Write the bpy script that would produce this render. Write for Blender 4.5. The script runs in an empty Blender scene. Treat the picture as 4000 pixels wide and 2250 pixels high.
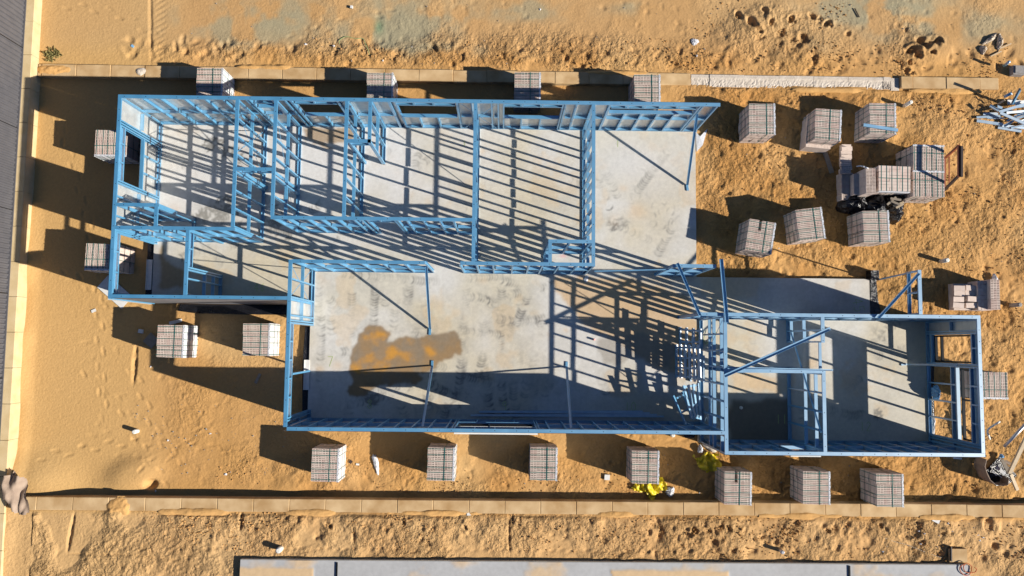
import bpy, math, random
import numpy as np
from mathutils import Matrix, Vector
random.seed(7); rng = np.random.default_rng(7)
S = bpy.context.scene
C = S.collection

# ------------------------------------------------------------------ camera
F = 2950.0; HC = 21.7; YAW = math.radians(.6)
def _cam_axes():
    d = np.array([(1965-2000)/F, -(1345-1125)/F, -1.0]); d /= np.linalg.norm(d)
    up = -d
    x = np.array([1, 0, 0.0]); x -= up*x.dot(up); x /= np.linalg.norm(x)
    y = np.cross(up, x)
    X = x*math.cos(YAW)-y*math.sin(YAW); Y = x*math.sin(YAW)+y*math.cos(YAW)
    return np.stack([X, Y, up])
M = _cam_axes()
cam = bpy.data.objects.new('drone_camera', bpy.data.cameras.new('drone_camera'))
C.objects.link(cam); S.camera = cam
cam.data.sensor_width = 36; cam.data.lens = F/4000*36
cam.data.clip_start = .5; cam.data.clip_end = 2000
m4 = Matrix.Identity(4)
for i in range(3):
    for j in range(3): m4[i][j] = M[i][j]
m4[2][3] = HC
cam.matrix_world = m4
S.render.resolution_x = 1024; S.render.resolution_y = 576

def un(px, py, z=0.0):
    """survey reading (photo coordinates) -> world position at height z"""
    v = M@np.array([(px-2000)/F, -(py-1125)/F, -1.0]); t = (z-HC)/v[2]
    return float(v[0]*t), float(v[1]*t)

# ------------------------------------------------------------------ light
S.view_settings.view_transform = 'Standard'; S.view_settings.look = 'None'
S.view_settings.gamma = 1; S.view_settings.exposure = .6
SUNV = Vector((1.807, -.553, 1.0)).normalized()
elev = math.asin(SUNV.z)
W = bpy.data.worlds.new('World'); S.world = W; W.use_nodes = True
nt = W.node_tree; bg = nt.nodes['Background']
sk = nt.nodes.new('ShaderNodeTexSky'); sk.sky_type = 'NISHITA'; sk.sun_disc = False
sk.sun_elevation = elev; sk.sun_rotation = math.atan2(SUNV.x, SUNV.y)
sk.air_density = .5; sk.dust_density = .2; sk.ozone_density = 5
nt.links.new(sk.outputs[0], bg.inputs[0]); bg.inputs[1].default_value = .066
S.cycles.diffuse_bounces = 1
sun = bpy.data.objects.new('sun', bpy.data.lights.new('sun', 'SUN')); C.objects.link(sun)
sun.data.energy = 4.9; sun.data.angle = math.radians(.5); sun.data.color = (1, .93, .82)
sun.rotation_euler = SUNV.to_track_quat('Z', 'Y').to_euler()

# ------------------------------------------------------------------ materials
def mat(name, col, rough=.8, metal=0., spec=.5):
    m = bpy.data.materials.new(name); m.use_nodes = True
    b = m.node_tree.nodes['Principled BSDF']
    b.inputs['Base Color'].default_value = (*col, 1); b.inputs['Roughness'].default_value = rough
    b.inputs['Metallic'].default_value = metal; b.inputs['Specular IOR Level'].default_value = spec
    return m
def noisy(name, c1, c2, scale=8., rough=.8, metal=0., bump=.0, bscale=40., bdist=.01, detail=4, attr=None, spec=.5, amp=.5, rough2=None):
    m = mat(name, c1, rough, metal, spec); n = m.node_tree.nodes; l = m.node_tree.links
    b = n['Principled BSDF']; tc = n.new('ShaderNodeTexCoord')
    no = n.new('ShaderNodeTexNoise'); no.inputs['Scale'].default_value = scale; no.inputs['Detail'].default_value = detail
    l.new(tc.outputs['Object'], no.inputs['Vector'])
    r = n.new('ShaderNodeValToRGB'); r.color_ramp.elements[0].position = .5-amp*.4; r.color_ramp.elements[1].position = .5+amp*.4
    r.color_ramp.elements[0].color = (*c1, 1); r.color_ramp.elements[1].color = (*c2, 1)
    l.new(no.outputs['Fac'], r.inputs[0])
    if attr:
        a = n.new('ShaderNodeAttribute'); a.attribute_name = attr
        mx = n.new('ShaderNodeMix'); mx.data_type = 'RGBA'; mx.blend_type = 'MULTIPLY'; mx.inputs[0].default_value = 1
        l.new(a.outputs['Color'], mx.inputs[6]); l.new(r.outputs[0], mx.inputs[7]); l.new(mx.outputs[2], b.inputs['Base Color'])
    else: l.new(r.outputs[0], b.inputs['Base Color'])
    if bump:
        n2 = n.new('ShaderNodeTexNoise'); n2.inputs['Scale'].default_value = bscale; n2.inputs['Detail'].default_value = 6
        n2.inputs['Roughness'].default_value = .65
        l.new(tc.outputs['Object'], n2.inputs['Vector'])
        bu = n.new('ShaderNodeBump'); bu.inputs['Strength'].default_value = bump; bu.inputs['Distance'].default_value = bdist
        l.new(n2.outputs['Fac'], bu.inputs['Height']); l.new(bu.outputs[0], b.inputs['Normal'])
    if rough2 is not None:
        mr = n.new('ShaderNodeMapRange'); mr.inputs[3].default_value = rough; mr.inputs[4].default_value = rough2
        l.new(no.outputs['Fac'], mr.inputs[0]); l.new(mr.outputs[0], b.inputs['Roughness'])
    return m
STEEL = noisy('blue_steel', (.045, .26, .48), (.068, .32, .56), 3, .42, 0, .12, 30, .002, rough2=.5)
STEEL.node_tree.nodes['Principled BSDF'].inputs['IOR'].default_value = 3.4
STEELD = noisy('blue_steel_dusty', (.16, .32, .50), (.34, .48, .60), 4, .48, 0, .15, 30, .002)
STEELD.node_tree.nodes['Principled BSDF'].inputs['IOR'].default_value = 3.4
BOLT = mat('bolt_hole', (.02, .025, .035), .7)
FOIL = noisy('foil_wrap', (.62, .63, .62), (.80, .80, .77), 5, .34, .55, .8, 9, .02)
WRAPOUT = noisy('wrap_outer_face', (.20, .20, .21), (.30, .30, .30), 12, .55, .1, .5, 14, .015)
FRAMEB = mat('black_aluminium', (.012, .013, .015), .35, .3)
WHITE = noisy('white_powdercoat', (.78, .78, .76), (.70, .69, .66), 9, .45)
CONC = noisy('concrete', (.88, .88, .88), (1, 1, 1), 9, .78, 0, .25, 60, .003, attr='Col')
SAND = noisy('sand', (.93, .93, .93), (1, 1, 1), 60, .95, 0, .45, 14, .03, attr='Col', spec=.15)
def sand_relief(m):
    n = m.node_tree.nodes; l = m.node_tree.links; b = n['Principled BSDF']; tc = n.new('ShaderNodeTexCoord')
    at = n.new('ShaderNodeAttribute'); at.attribute_name = 'Rg'
    h = []
    for sc, rid, k in ((7, False, 1.), (17, True, .55)):
        t = n.new('ShaderNodeTexNoise'); t.inputs['Scale'].default_value = sc; t.inputs['Detail'].default_value = 5; t.inputs['Roughness'].default_value = .62
        t.inputs['Distortion'].default_value = .15; l.new(tc.outputs['Object'], t.inputs['Vector'])
        m_ = n.new('ShaderNodeMath'); m_.operation = 'MULTIPLY'; m_.inputs[1].default_value = k; l.new(t.outputs['Fac'], m_.inputs[0]); h.append(m_)
    vo = n.new('ShaderNodeTexVoronoi'); vo.inputs['Scale'].default_value = 9; vo.inputs['Randomness'].default_value = 1; l.new(tc.outputs['Object'], vo.inputs['Vector'])
    mv = n.new('ShaderNodeMath'); mv.operation = 'MULTIPLY'; mv.inputs[1].default_value = .35; l.new(vo.outputs['Distance'], mv.inputs[0]); h.append(mv)
    a = n.new('ShaderNodeMath'); l.new(h[0].outputs[0], a.inputs[0]); l.new(h[1].outputs[0], a.inputs[1])
    a2 = n.new('ShaderNodeMath'); l.new(a.outputs[0], a2.inputs[0]); l.new(h[2].outputs[0], a2.inputs[1])
    mu = n.new('ShaderNodeMath'); mu.operation = 'MULTIPLY'; l.new(a2.outputs[0], mu.inputs[0]); l.new(at.outputs['Fac'], mu.inputs[1])
    old = [x for x in n if x.type == 'BUMP'][0]
    bu = n.new('ShaderNodeBump'); bu.inputs['Strength'].default_value = 1; bu.inputs['Distance'].default_value = .11
    l.new(mu.outputs[0], bu.inputs['Height']); l.new(bu.outputs[0], old.inputs['Normal'])
    b.inputs['Specular IOR Level'].default_value = .1
sand_relief(SAND)
LIME = noisy('limestone', (.44, .275, .125), (.66, .475, .265), 2.2, .9, 0, .45, 30, .008, detail=7, spec=.2)
LIMEP = noisy('pale_limestone', (.55, .48, .40), (.70, .62, .53), 6, .9, 0, .7, 26, .02, detail=7, spec=.2)
LIMEW = noisy('west_limestone', (.56, .42, .22), (.66, .52, .31), 3, .9, 0, .4, 30, .008, detail=7, spec=.2)
BRICK = noisy('clay_brick', (.60, .485, .42), (.72, .60, .525), 7, .9, 0, .3, 80, .003, detail=5)
BRICKP = noisy('pink_brick', (.58, .44, .38), (.69, .54, .475), 7, .9, 0, .3, 80, .003, detail=5)
STRAP = mat('green_strap', (.015, .15, .13), .4)
STRAPD = mat('dark_strap', (.02, .07, .08), .4)
PLASW = noisy('white_plastic_film', (.80, .80, .82), (.62, .64, .68), 25, .3, 0, .8, 30, .01)
PRINT = mat('black_print', (.03, .03, .05), .5)
FENCE = noisy('grey_sheet_metal', (.092, .092, .104), (.115, .113, .124), 3, .55, .1)
BLACKP = noisy('black_plastic', (.008, .008, .010), (.014, .014, .018), 6, .22, 0, .8, 7, .05)
PVC = noisy('white_pvc', (.80, .79, .74), (.72, .70, .62), 20, .35)
PINK = mat('pink_plastic', (.75, .33, .30), .5)
YEL = noisy('yellow_plastic', (.80, .62, .02), (.65, .48, .01), 8, .3, 0, .9, 14, .03)
TIMB = noisy('pale_timber', (.55, .42, .27), (.66, .53, .36), 12, .8, 0, .3, 50, .004)
TIMG = noisy('grey_timber', (.30, .25, .19), (.38, .32, .25), 12, .85, 0, .3, 50, .004)
JARR = noisy('red_timber', (.22, .055, .022), (.30, .085, .035), 10, .5)
JARD = mat('dark_timber', (.035, .022, .02), .5)
CARD = noisy('brown_paper', (.27, .195, .145), (.37, .28, .21), 5, .8, 0, .7, 8, .03)
BAGP = noisy('dusty_bag_film', (.62, .52, .40), (.50, .40, .29), 14, .5, 0, .8, 16, .02)
GALV = noisy('galvanised', (.45, .46, .48), (.6, .6, .62), 10, .4, .6)
ORANGE = mat('orange_cable', (.55, .13, .03), .5)
GREENC = mat('green_cord', (.30, .38, .16), .5)
WEED = noisy('weed_leaf', (.20, .19, .06), (.38, .32, .13), 20, .7)
CHALK = mat('lime_marker_paint', (.40, .50, .18), .8)
CEMENT = noisy('grey_block', (.25, .23, .22), (.33, .31, .29), 15, .9, 0, .4, 40, .006)
PALEB = mat('pale_blue_film', (.25, .5, .75), .25)

# ------------------------------------------------------------------ mesh helpers
class MB:
    def __init__(s): s.v = []; s.f = []; s.m = []
    def add(s, vs, fs, mi=0):
        o = len(s.v); s.v += [tuple(p) for p in vs]
        s.f += [tuple(i+o for i in f) for f in fs]; s.m += [mi]*len(fs)
    def box(s, x0, y0, z0, x1, y1, z1, mi=0):
        s.add([(x0,y0,z0),(x1,y0,z0),(x1,y1,z0),(x0,y1,z0),(x0,y0,z1),(x1,y0,z1),(x1,y1,z1),(x0,y1,z1)],
              [(0,3,2,1),(4,5,6,7),(0,1,5,4),(1,2,6,5),(2,3,7,6),(3,0,4,7)], mi)
    def tbox(s, T, x0, y0, z0, x1, y1, z1, mi=0):
        vs = [(x0,y0,z0),(x1,y0,z0),(x1,y1,z0),(x0,y1,z0),(x0,y0,z1),(x1,y0,z1),(x1,y1,z1),(x0,y1,z1)]
        s.add([T@Vector(p) for p in vs], [(0,3,2,1),(4,5,6,7),(0,1,5,4),(1,2,6,5),(2,3,7,6),(3,0,4,7)], mi)
    def cyl(s, p, q, r, n=10, mi=0, r2=None, cap=True):
        p = Vector(p); q = Vector(q); d = (q-p).normalized(); r2 = r if r2 is None else r2
        a = d.orthogonal().normalized(); b = d.cross(a)
        vs = [p+(a*math.cos(t)+b*math.sin(t))*r for t in [2*math.pi*i/n for i in range(n)]]
        vs += [q+(a*math.cos(t)+b*math.sin(t))*r2 for t in [2*math.pi*i/n for i in range(n)]]
        fs = [(i, (i+1) % n, n+(i+1) % n, n+i) for i in range(n)]
        if cap: fs += [tuple(range(n-1, -1, -1)), tuple(range(n, 2*n))]
        s.add(vs, fs, mi)
    def tube(s, pts, r, n=6, mi=0):
        for a, b in zip(pts, pts[1:]): s.cyl(a, b, r, n, mi)
    def chan(s, p, q, w=.09, h=.04, t=.004, up=(0,0,1), flip=False, mi=0):
        """C section from p to q: web facing 'up', flanges hanging below (above if flip)"""
        p = Vector(p); q = Vector(q); X = (q-p); L = X.length; X.normalize()
        Z = Vector(up); Z = (Z-X*Z.dot(X)).normalized(); Y = Z.cross(X)
        T = Matrix((X, Y, Z)).transposed().to_4x4(); T.translation = p
        k = -1 if not flip else 1
        def b(y0, z0, y1, z1): s.tbox(T, 0, y0, min(z0, z1), L, y1, max(z0, z1), mi)
        b(-w/2, 0, w/2, k*t)
        b(-w/2, k*t, -w/2+t, k*h); b(w/2-t, k*t, w/2, k*h)
    def mesh(s, name, mats, smooth=False):
        me = bpy.data.meshes.new(name); me.from_pydata(s.v, [], s.f)
        for m in (mats if isinstance(mats, (list, tuple)) else [mats]): me.materials.append(m)
        me.polygons.foreach_set('material_index', s.m)
        if smooth: me.polygons.foreach_set('use_smooth', [True]*len(s.f))
        me.update(); return me
    def obj(s, name, mats, parent=None, smooth=False):
        return link(name, s.mesh(name, mats, smooth), parent)
def link(name, me, parent=None, loc=(0,0,0), rz=0):
    o = bpy.data.objects.new(name, me); C.objects.link(o); o.parent = parent
    o.location = loc; o.rotation_euler = (0, 0, rz); return o
def tag(o, label, cat, group=None):
    o['label'] = label; o['category'] = cat
    if group: o['group'] = group
    return o
def thing(name, label, cat, loc=(0,0,0), rz=0, group=None):
    return tag(link(name, None, None, loc, rz), label, cat, group)
def struct(o): o['kind'] = 'structure'; return o

# ------------------------------------------------------------------ noise
def vnoise(X, Y, wl, seed):
    r = np.random.default_rng(seed); G = r.random((256, 256)).astype(np.float32)
    x = X/wl+1000; y = Y/wl+1000; xi = np.floor(x).astype(int); yi = np.floor(y).astype(int)
    fx = x-xi; fy = y-yi; fx = fx*fx*(3-2*fx); fy = fy*fy*(3-2*fy)
    g = lambda a, b: G[a % 256, b % 256]
    return (g(xi, yi)*(1-fx)+g(xi+1, yi)*fx)*(1-fy)+(g(xi, yi+1)*(1-fx)+g(xi+1, yi+1)*fx)*fy-.5
def fbm(X, Y, wl, seed, octv=4, gain=.5):
    t = 0; a = 1
    for i in range(octv): t = t+a*vnoise(X, Y, wl/2**i, seed+i); a *= gain
    return t
def blob(X, Y, cx, cy, rx, ry=None, rot=0., p=2):
    ry = ry or rx; dx = X-cx; dy = Y-cy; c, s = math.cos(rot), math.sin(rot)
    u = (dx*c+dy*s)/rx; v = (-dx*s+dy*c)/ry
    return np.exp(-np.abs(u*u+v*v)**(p/2))
def sstep(a, b, x):
    t = np.clip((x-a)/(b-a), 0, 1); return t*t*(3-2*t)
def mixc(col, c, k):
    for i in range(3): col[..., i] = col[..., i]*(1-k)+c[i]*k
def grid_obj(name, xs, ys, Z, col, material, keep=None, smooth=True, rg=None):
    ny, nx = Z.shape
    X, Y = np.meshgrid(xs, ys)
    co = np.stack([X, Y, Z], -1).reshape(-1, 3).astype(np.float32)
    idx = np.arange(nx*ny).reshape(ny, nx)
    q = np.stack([idx[:-1, :-1], idx[:-1, 1:], idx[1:, 1:], idx[1:, :-1]], -1).reshape(-1, 4)
    if keep is not None: q = q[keep.reshape(-1)]
    me = bpy.data.meshes.new(name)
    me.vertices.add(len(co)); me.vertices.foreach_set('co', co.reshape(-1))
    me.loops.add(q.size); me.loops.foreach_set('vertex_index', q.reshape(-1).astype(np.int32))
    me.polygons.add(len(q)); me.polygons.foreach_set('loop_start', np.arange(0, q.size, 4, dtype=np.int32))
    me.polygons.foreach_set('loop_total', np.full(len(q), 4, np.int32))
    me.update(calc_edges=True)
    if smooth: me.polygons.foreach_set('use_smooth', np.ones(len(q), bool))
    a = me.color_attributes.new('Col', 'FLOAT_COLOR', 'POINT')
    c4 = np.ones((nx*ny, 4), np.float32); c4[:, :3] = col.reshape(-1, 3); a.data.foreach_set('color', c4.reshape(-1))
    if rg is not None:
        r_ = me.attributes.new('Rg', 'FLOAT', 'POINT'); r_.data.foreach_set('value', rg.reshape(-1).astype(np.float32))
    me.materials.append(material); me.validate()
    return link(name, me)

# ------------------------------------------------------------------ ground heights
def base_z(X, Y):
    z = np.full_like(X, -.15)
    k = sstep(2.5, 5, X)*sstep(5.6, 7.2, Y); z = z*(1-k)+(-.02)*k            # sand banked to the east part of the north wall
    k = sstep(4.6, 7.6, Y)*(1-sstep(2.5, 5, X)); z = z*(1-k)-.17*k
    k = sstep(7.75, 7.95, Y); z = z*(1-k)+(-.05)*k                             # north terrace
    z = z+.20*sstep(-11.6, -13.2, X)*sstep(-3.0, -4.0, Y)                       # ramp in the south-west corner
    k = sstep(-4.45, -4.60, Y); z = z*(1-k)+.17*k                              # strip south of the south wall
    k = sstep(-13.78, -13.86, X); z = z*(1-k)+.26*k
    k = sstep(10.2, 11.8, X)*sstep(6.2, 7.2, Y)*(1-sstep(7.75, 7.95, Y)); z = z-.03*k
    return z
def zat(x, y): return float(base_z(np.array([[x]], float), np.array([[y]], float))[0, 0])
def gp(px, py, dz=0.):
    z = -.1
    for _ in range(3):
        x, y = un(px, py, z+dz); z = zat(x, y)
    return x, y, z

def build_ground():
    st = .034
    xs = np.concatenate([[-400, -150, -60, -35, -25, -20, -17.5], np.arange(-16, 16.8, st), [18, 21, 26, 36, 60, 150, 400]])
    ys = np.concatenate([[-400, -150, -60, -30, -18, -12, -9], np.arange(-7.4, 11.4, st), [13, 16, 20, 30, 60, 150, 400]])
    X, Y = np.meshgrid(xs, ys)
    Z = base_z(X, Y)
    # roughness mask
    rough = np.full_like(X, .35)
    rough += .75*sstep(5.2, 6.4, X)*sstep(-4.5, -3, Y)*(1-sstep(7.5, 8, Y))
    rough += .55*sstep(-9, -5, X)*sstep(-2.6, -3.4, Y)*(1-sstep(-3.9, -4.5, -Y)*0)
    rough -= .25*sstep(-9.0, -11.0, X)*(1-sstep(-4.5, -4.6, Y))
    rough += 1.0*blob(X, Y, 1, 8.6, 8, .5, 0, 4)
    rough += 1.1*np.clip(fbm(X, Y, 1.5, 90, 3)+.25, 0, 1)*sstep(-4.65, -4.8, Y)*sstep(-10.5, -9, X)
    rough += .9*sstep(4, 6, X)*sstep(-4.65, -4.8, Y)
    rough = np.clip(rough, .08, 1.8)
    ero = np.abs(fbm(X, Y, .45, 11, 4))
    Z += rough*(.035*fbm(X, Y, 1.3, 1, 3)+.012*fbm(X, Y, .33, 5, 3, .6)*(X > -10.5)+.02*(ero-.15)*(X > -10.5))
    Z += .01*fbm(X, Y, 3, 31, 2)
    smooth = 1-.93*sstep(-9.2, -11.2, X)*(1-sstep(-4.6, -4.8, Y))-.8*sstep(8.9, 9.2, Y)*sstep(-6.2, -7.5, X); smooth = np.clip(smooth, .05, 1)
    fine = np.clip(fbm(X, Y, .9, 71, 3)*1.9+.5, .05, 1.4)*np.clip(rough, .12, 1.5)*smooth
    Z += fine*(.020*fbm(X, Y, .15, 73, 2, .8)+.014*(np.abs(fbm(X, Y, .26, 79, 2))-.1))
    east = sstep(5.5, 6.5, X)*(Y < 7.6)*(Y > -4.3)
    Z += east*(.036*(np.abs(fbm(X, Y, .38, 83, 3))-.12)*np.clip(.6+1.6*fbm(X, Y, 1.4, 87, 2), .1, 1.4)-.035*sstep(.24, .4, fbm(X, Y, .3, 89, 2)))
    st2 = sstep(-4.75, -4.9, Y)*(X > -13)*np.clip(fbm(X, Y, 1.2, 95, 3)*4.2+.15+.45*sstep(3, 6, X), 0, 1.3)
    Z += st2*(.040*fbm(X, Y, .10, 97, 1)+.03*fbm(X, Y, .22, 99, 2)-.05*sstep(.28, .42, fbm(X, Y, .26, 101, 1))*sstep(1, 4, X))
    nb = blob(X, Y, 8.0, 9.3, 1.8, .8, 0, 3)+blob(X, Y, 11.9, 9.0, .6, .8, -.5, 3)+blob(X, Y, -4, 8.5, 6.5, .3, 0, 4)*.6+blob(X, Y, 3, 8.5, 3.5, .35, 0, 4)*.5
    Z += nb*(.07*(np.abs(fbm(X, Y, .3, 103, 3))-.12)-.06*sstep(.16, .34, fbm(X, Y, .34, 107, 2)))
    # crumbly clods
    cl = np.clip(fbm(X, Y, 1.1, 51, 3)+.05, 0, 1)*np.clip(rough-.35, 0, 1.2)
    Z += .075*cl*np.maximum(fbm(X, Y, .12, 57, 2), -.1)
    # footprints and pits
    def stamp(cx, cy, L, Wd, rot, dep, rim=.2):
        i0, i1 = np.searchsorted(ys, [cy-L*2, cy+L*2]); j0, j1 = np.searchsorted(xs, [cx-L*2, cx+L*2])
        sx = X[i0:i1, j0:j1]; sy = Y[i0:i1, j0:j1]
        if sx.size == 0: return
        dep = dep*.62; b = blob(sx, sy, cx, cy, L/2, Wd/2, rot, 4); r = blob(sx, sy, cx, cy, L/2*1.5, Wd/2*1.7, rot, 4)-b
        Z[i0:i1, j0:j1] += -dep*b+dep*rim*np.clip(r, 0, 1)
    def walk(n, x0, x1, y0, y1, dep=(.012, .035), L=.27, Wd=.10):
        for _ in range(int(n*.62)):
            stamp(random.uniform(x0, x1), random.uniform(y0, y1), L*random.uniform(.6, 1.15), Wd*random.uniform(.8, 1.5), random.uniform(0, 3.14), random.uniform(*dep))
    walk(620, 5.7, 15.5, 1.9, 7.5, (.012, .045)); walk(260, 12.4, 15.5, -4.2, 2, (.012, .045)); walk(170, 8, 12.5, -4.2, -2.9)
    walk(240, -6, 8, -4.25, -2.5); walk(120, -12, -5.8, -4.0, .9, (.008, .02)); walk(60, -13.5, -10.3, -2, 7, (.006, .012))
    walk(260, -11.5, 15.5, 8.15, 8.9, (.02, .075), .34, .15); walk(330, -6, 15.5, 8.3, 10.6, (.008, .028), .2, .12)
    walk(200, -7, 15, -5.9, -4.8, (.015, .045)); walk(90, 4, 15, -5.9, -4.8, (.04, .09), .22, .15); walk(40, -13.5, -7, -6.8, -4.9, (.008, .02))
    for (ax, ay, bx, by) in [(-13,6.5,-11,-2.5),(-12.6,2,-7,-3.6),(-12,-1,-9,-4.1),(-11,.7,-6,.2),(-13,-3.2,-6,-3.0),(-10.8,-1,-8.5,-3.9),(-12.9,9.9,-9,8.3),(-9,8.6,-3,9.6),(13,-4,14.5,6.5),(-7.5,-1.5,-10.5,-3.8)]:
        L = math.hypot(bx-ax, by-ay); n = int(L/.36); h = math.atan2(by-ay, bx-ax)
        for i in range(n):
            t = i/n; sd = (.09 if i % 2 else -.09); w_ = .25*math.sin(t*5+ax)
            stamp(ax+(bx-ax)*t-math.sin(h)*(sd+w_), ay+(by-ay)*t+math.cos(h)*(sd+w_), .27, .11, h+random.uniform(-.2, .2), random.uniform(.014, .032), .5)
    for a in range(-38, 30): # line of prints beside the neighbour slab
        stamp(a*.24, -5.72+.03*math.sin(a*2.1), .2, .09, .35, .03)
    for px, py, r, dp in [(2880,60,.16,.16),(2930,90,.22,.2),(2960,120,.14,.16),(2985,45,.16,.14),(3010,90,.14,.15),(3090,75,.15,.2),(3135,150,.2,.12),(3170,62,.15,.12),(3232,90,.15,.22),(3310,130,.12,.12),
                          (3050,130,.2,.1),(3100,165,.25,.1),(3200,70,.1,.08),(3560,195,.2,.22),(3600,165,.24,.24),(3640,160,.2,.22),(3665,158,.13,.18),(3580,215,.16,.2),(3635,205,.12,.16),(3550,245,.1,.14),(3545,280,.14,.12),(3565,285,.1,.13),
                          (600,1950,.17,.0),(1278,2052,.14,.1),(1670,2124,.12,.1),(1813,2060,.1,.1),(2710,2070,.12,.1),(2765,2073,.12,.12),(2715,2075,.14,.1),(2845,2065,.12,.1),(3230,2070,.1,.1),(3690,2080,.12,.12),(3535,2095,.15,.1),(3860,2050,.25,.14)]:
        x, y = un(px, py, -.05 if py < 400 else .17)
        stamp(x+random.uniform(-.03, .03), y, r*1.7, r*1.1, random.uniform(0, 3), dp*.9, .6); stamp(x+r*.6, y-r*.4, r*1.2, r*.8, random.uniform(0, 3), dp*.5, .5)
    for px, py, r, dp in [(2900,140,.8,.10),(3000,60,.7,.07),(3640,200,.7,.09),(520,1850,.75,.13),(1150,1880,.5,.06),(800,200,.0001,0),(470,1990,.3,.08),(3900,1950,.8,.12),(3560,300,.3,.06)]:
        z0 = -.05 if py < 400 else -.1; x, y = un(px, py, z0); Z += dp*blob(X, Y, x, y, r, r*.6, .3, 3)
    x, y = un(590, 1890, -.15); Z -= .16*blob(X, Y, x, y, .17, .13, .2, 4)
    # wheel ruts, tracked strip
    Z -= .03*blob(X, Y, -10.5, 9.3, .05, 1.2, .05, 6)
    for k in range(26):
        stamp(-10.25+.1*(k % 2), 8.2+k*.09, .36, .05, .5, .018)
    def groove(p, q, wd, dep, z0):
        a = np.array(un(*p, z0)); b = np.array(un(*q, z0)); L = np.linalg.norm(b-a); c = (a+b)/2
        Z[:] -= dep*blob(X, Y, c[0], c[1], L/2, wd, math.atan2(b[1]-a[1], b[0]-a[0]), 8)*(.6+.8*(fbm(X, Y, .1, 77, 2)+.5))
    for a in [((290,2005),(262,2160),.05,.06,.17),((265,2163),(520,2168),.035,.03,.17),((520,2168),(730,2195),.03,.025,.17),((943,2003),(938,2070),.06,.08,.17),
              ((1380,2060),(1385,2130),.04,.06,.17),((1575,2020),(1577,2060),.03,.06,.17),((1990,2010),(1990,2150),.04,.06,.17),((532,1345),(520,1500),.07,.05,-.15),
              ((2000,2010),(2003,2060),.03,.05,.17),((2560,2020),(2600,2100),.05,.06,.17)]: groove(*a)
    # slope against the west wall, scalloped
    Z += .10*sstep(-13.3, -13.75, X)*sstep(-13.86, -13.80, X)*(.6+fbm(X, Y, 1.0, 91, 2))*(Y < 4)
    # keep terrain under slabs and walls
    def flat(x0, x1, y0, y1, z):
        m = (X > x0) & (X < x1) & (Y > y0) & (Y < y1); Z[m] = np.minimum(Z[m], z)
    for r in SLAB: flat(r[0]+.02, r[1]-.02, r[2]+.02, r[3]-.02, -.17)
    flat(-7.1, 13.0, -9.5, -6.05, .05); flat(-13.9, 14.55, 7.70, 8.0, -.06); flat(-13.4, 30, -4.70, -4.39, -.02)
    # colours
    col = np.empty(X.shape+(3,), np.float32); col[:] = (.675, .392, .158)
    n = fbm(X, Y, 2.2, 21, 4); mixc(col, (.60, .325, .105), np.clip(.5+1.3*n, 0, 1)*.6)
    mixc(col, (.72, .475, .22), sstep(.05, .4, fbm(X, Y, 3.5, 33, 3))*.7)
    mixc(col, (.70, .45, .185), sstep(-9, -11, X)*.6)
    mixc(col, (.52, .255, .075), np.clip(cl*2.2, 0, .55))
    mixc(col, (.70, .455, .225), sstep(-4.7, -4.9, Y)*.55)
    mixc(col, (.60, .335, .125), sstep(6, 10, X)*(Y < 7.6)*(Y > -4.4)*.22)
    mixc(col, (.60, .385, .19), sstep(8.2, 9.0, Y)*.45)
    gm = fbm(X, Y, .7, 41, 4)
    for px, py, rx, ry, k in [(950,90,1.7,.8,.75),(1100,60,1.4,.5,.5),(1500,110,1.2,.5,.6),(1600,60,1.5,.6,.6),(1760,60,.8,.35,.7),(1480,170,.7,.4,.5),(2060,40,1.3,.3,.5),(2480,30,.6,.2,.5),(1700,190,1.4,.2,.4),
                              (3350,40,1.6,.4,.85),(3520,80,1.1,.5,.9),(3480,20,1.3,.4,.7),(3800,100,1.4,.5,.4),(3160,180,.5,.3,.3)]:
        x, y = un(px, py, -.05)
        mixc(col, (.43, .385, .25), np.clip(blob(X, Y, x, y, rx, ry, 0, 2)*(.8+4.2*gm)*k, 0, .72))
    x, y = un(1480, 105, -.05); mixc(col, (.22, .34, .2), np.clip(blob(X, Y, x, y, .14, .22)*.8, 0, 1))
    for px, py, r in [(3120,165,.55),(2890,90,.4),(3065,200,.4),(3640,180,.35)]:
        x, y = un(px, py, -.05); mixc(col, (.33, .21, .10), np.clip(blob(X, Y, x, y, r, r*.7)*(.7+2*gm), 0, .6))
    mixc(col, (.56, .27, .075), np.clip(blob(X, Y, 6.5, 7.2, 3.6, .5, 0, 4)*.5+blob(X, Y, 5.9, -3.2, 1.5, .5)*.4, 0, 1))
    grain = rng.normal(0, .035, X.shape)[..., None]; col *= (1+grain).astype(np.float32)*np.float32(.86)
    rg = np.clip(fine*.55+east*.35*np.clip(.7+1.5*fbm(X, Y, 1.1, 111, 3), .2, 1.5)+st2*.8+nb*.6, .03, 1.3)
    g = grid_obj('ground', xs, ys, Z, np.clip(col, .02, 1), SAND, rg=rg); struct(g)
    return g

SLAB = [(-10.075, 5.575, 2.0, 6.375), (-10.075, -5.50, 1.075, 2.05), (-5.525, 5.725, -2.225, 2.0),
        (5.60, 10.60, .80, 2.0), (5.60, 12.30, -2.725, .875)]
build_ground()

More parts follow.
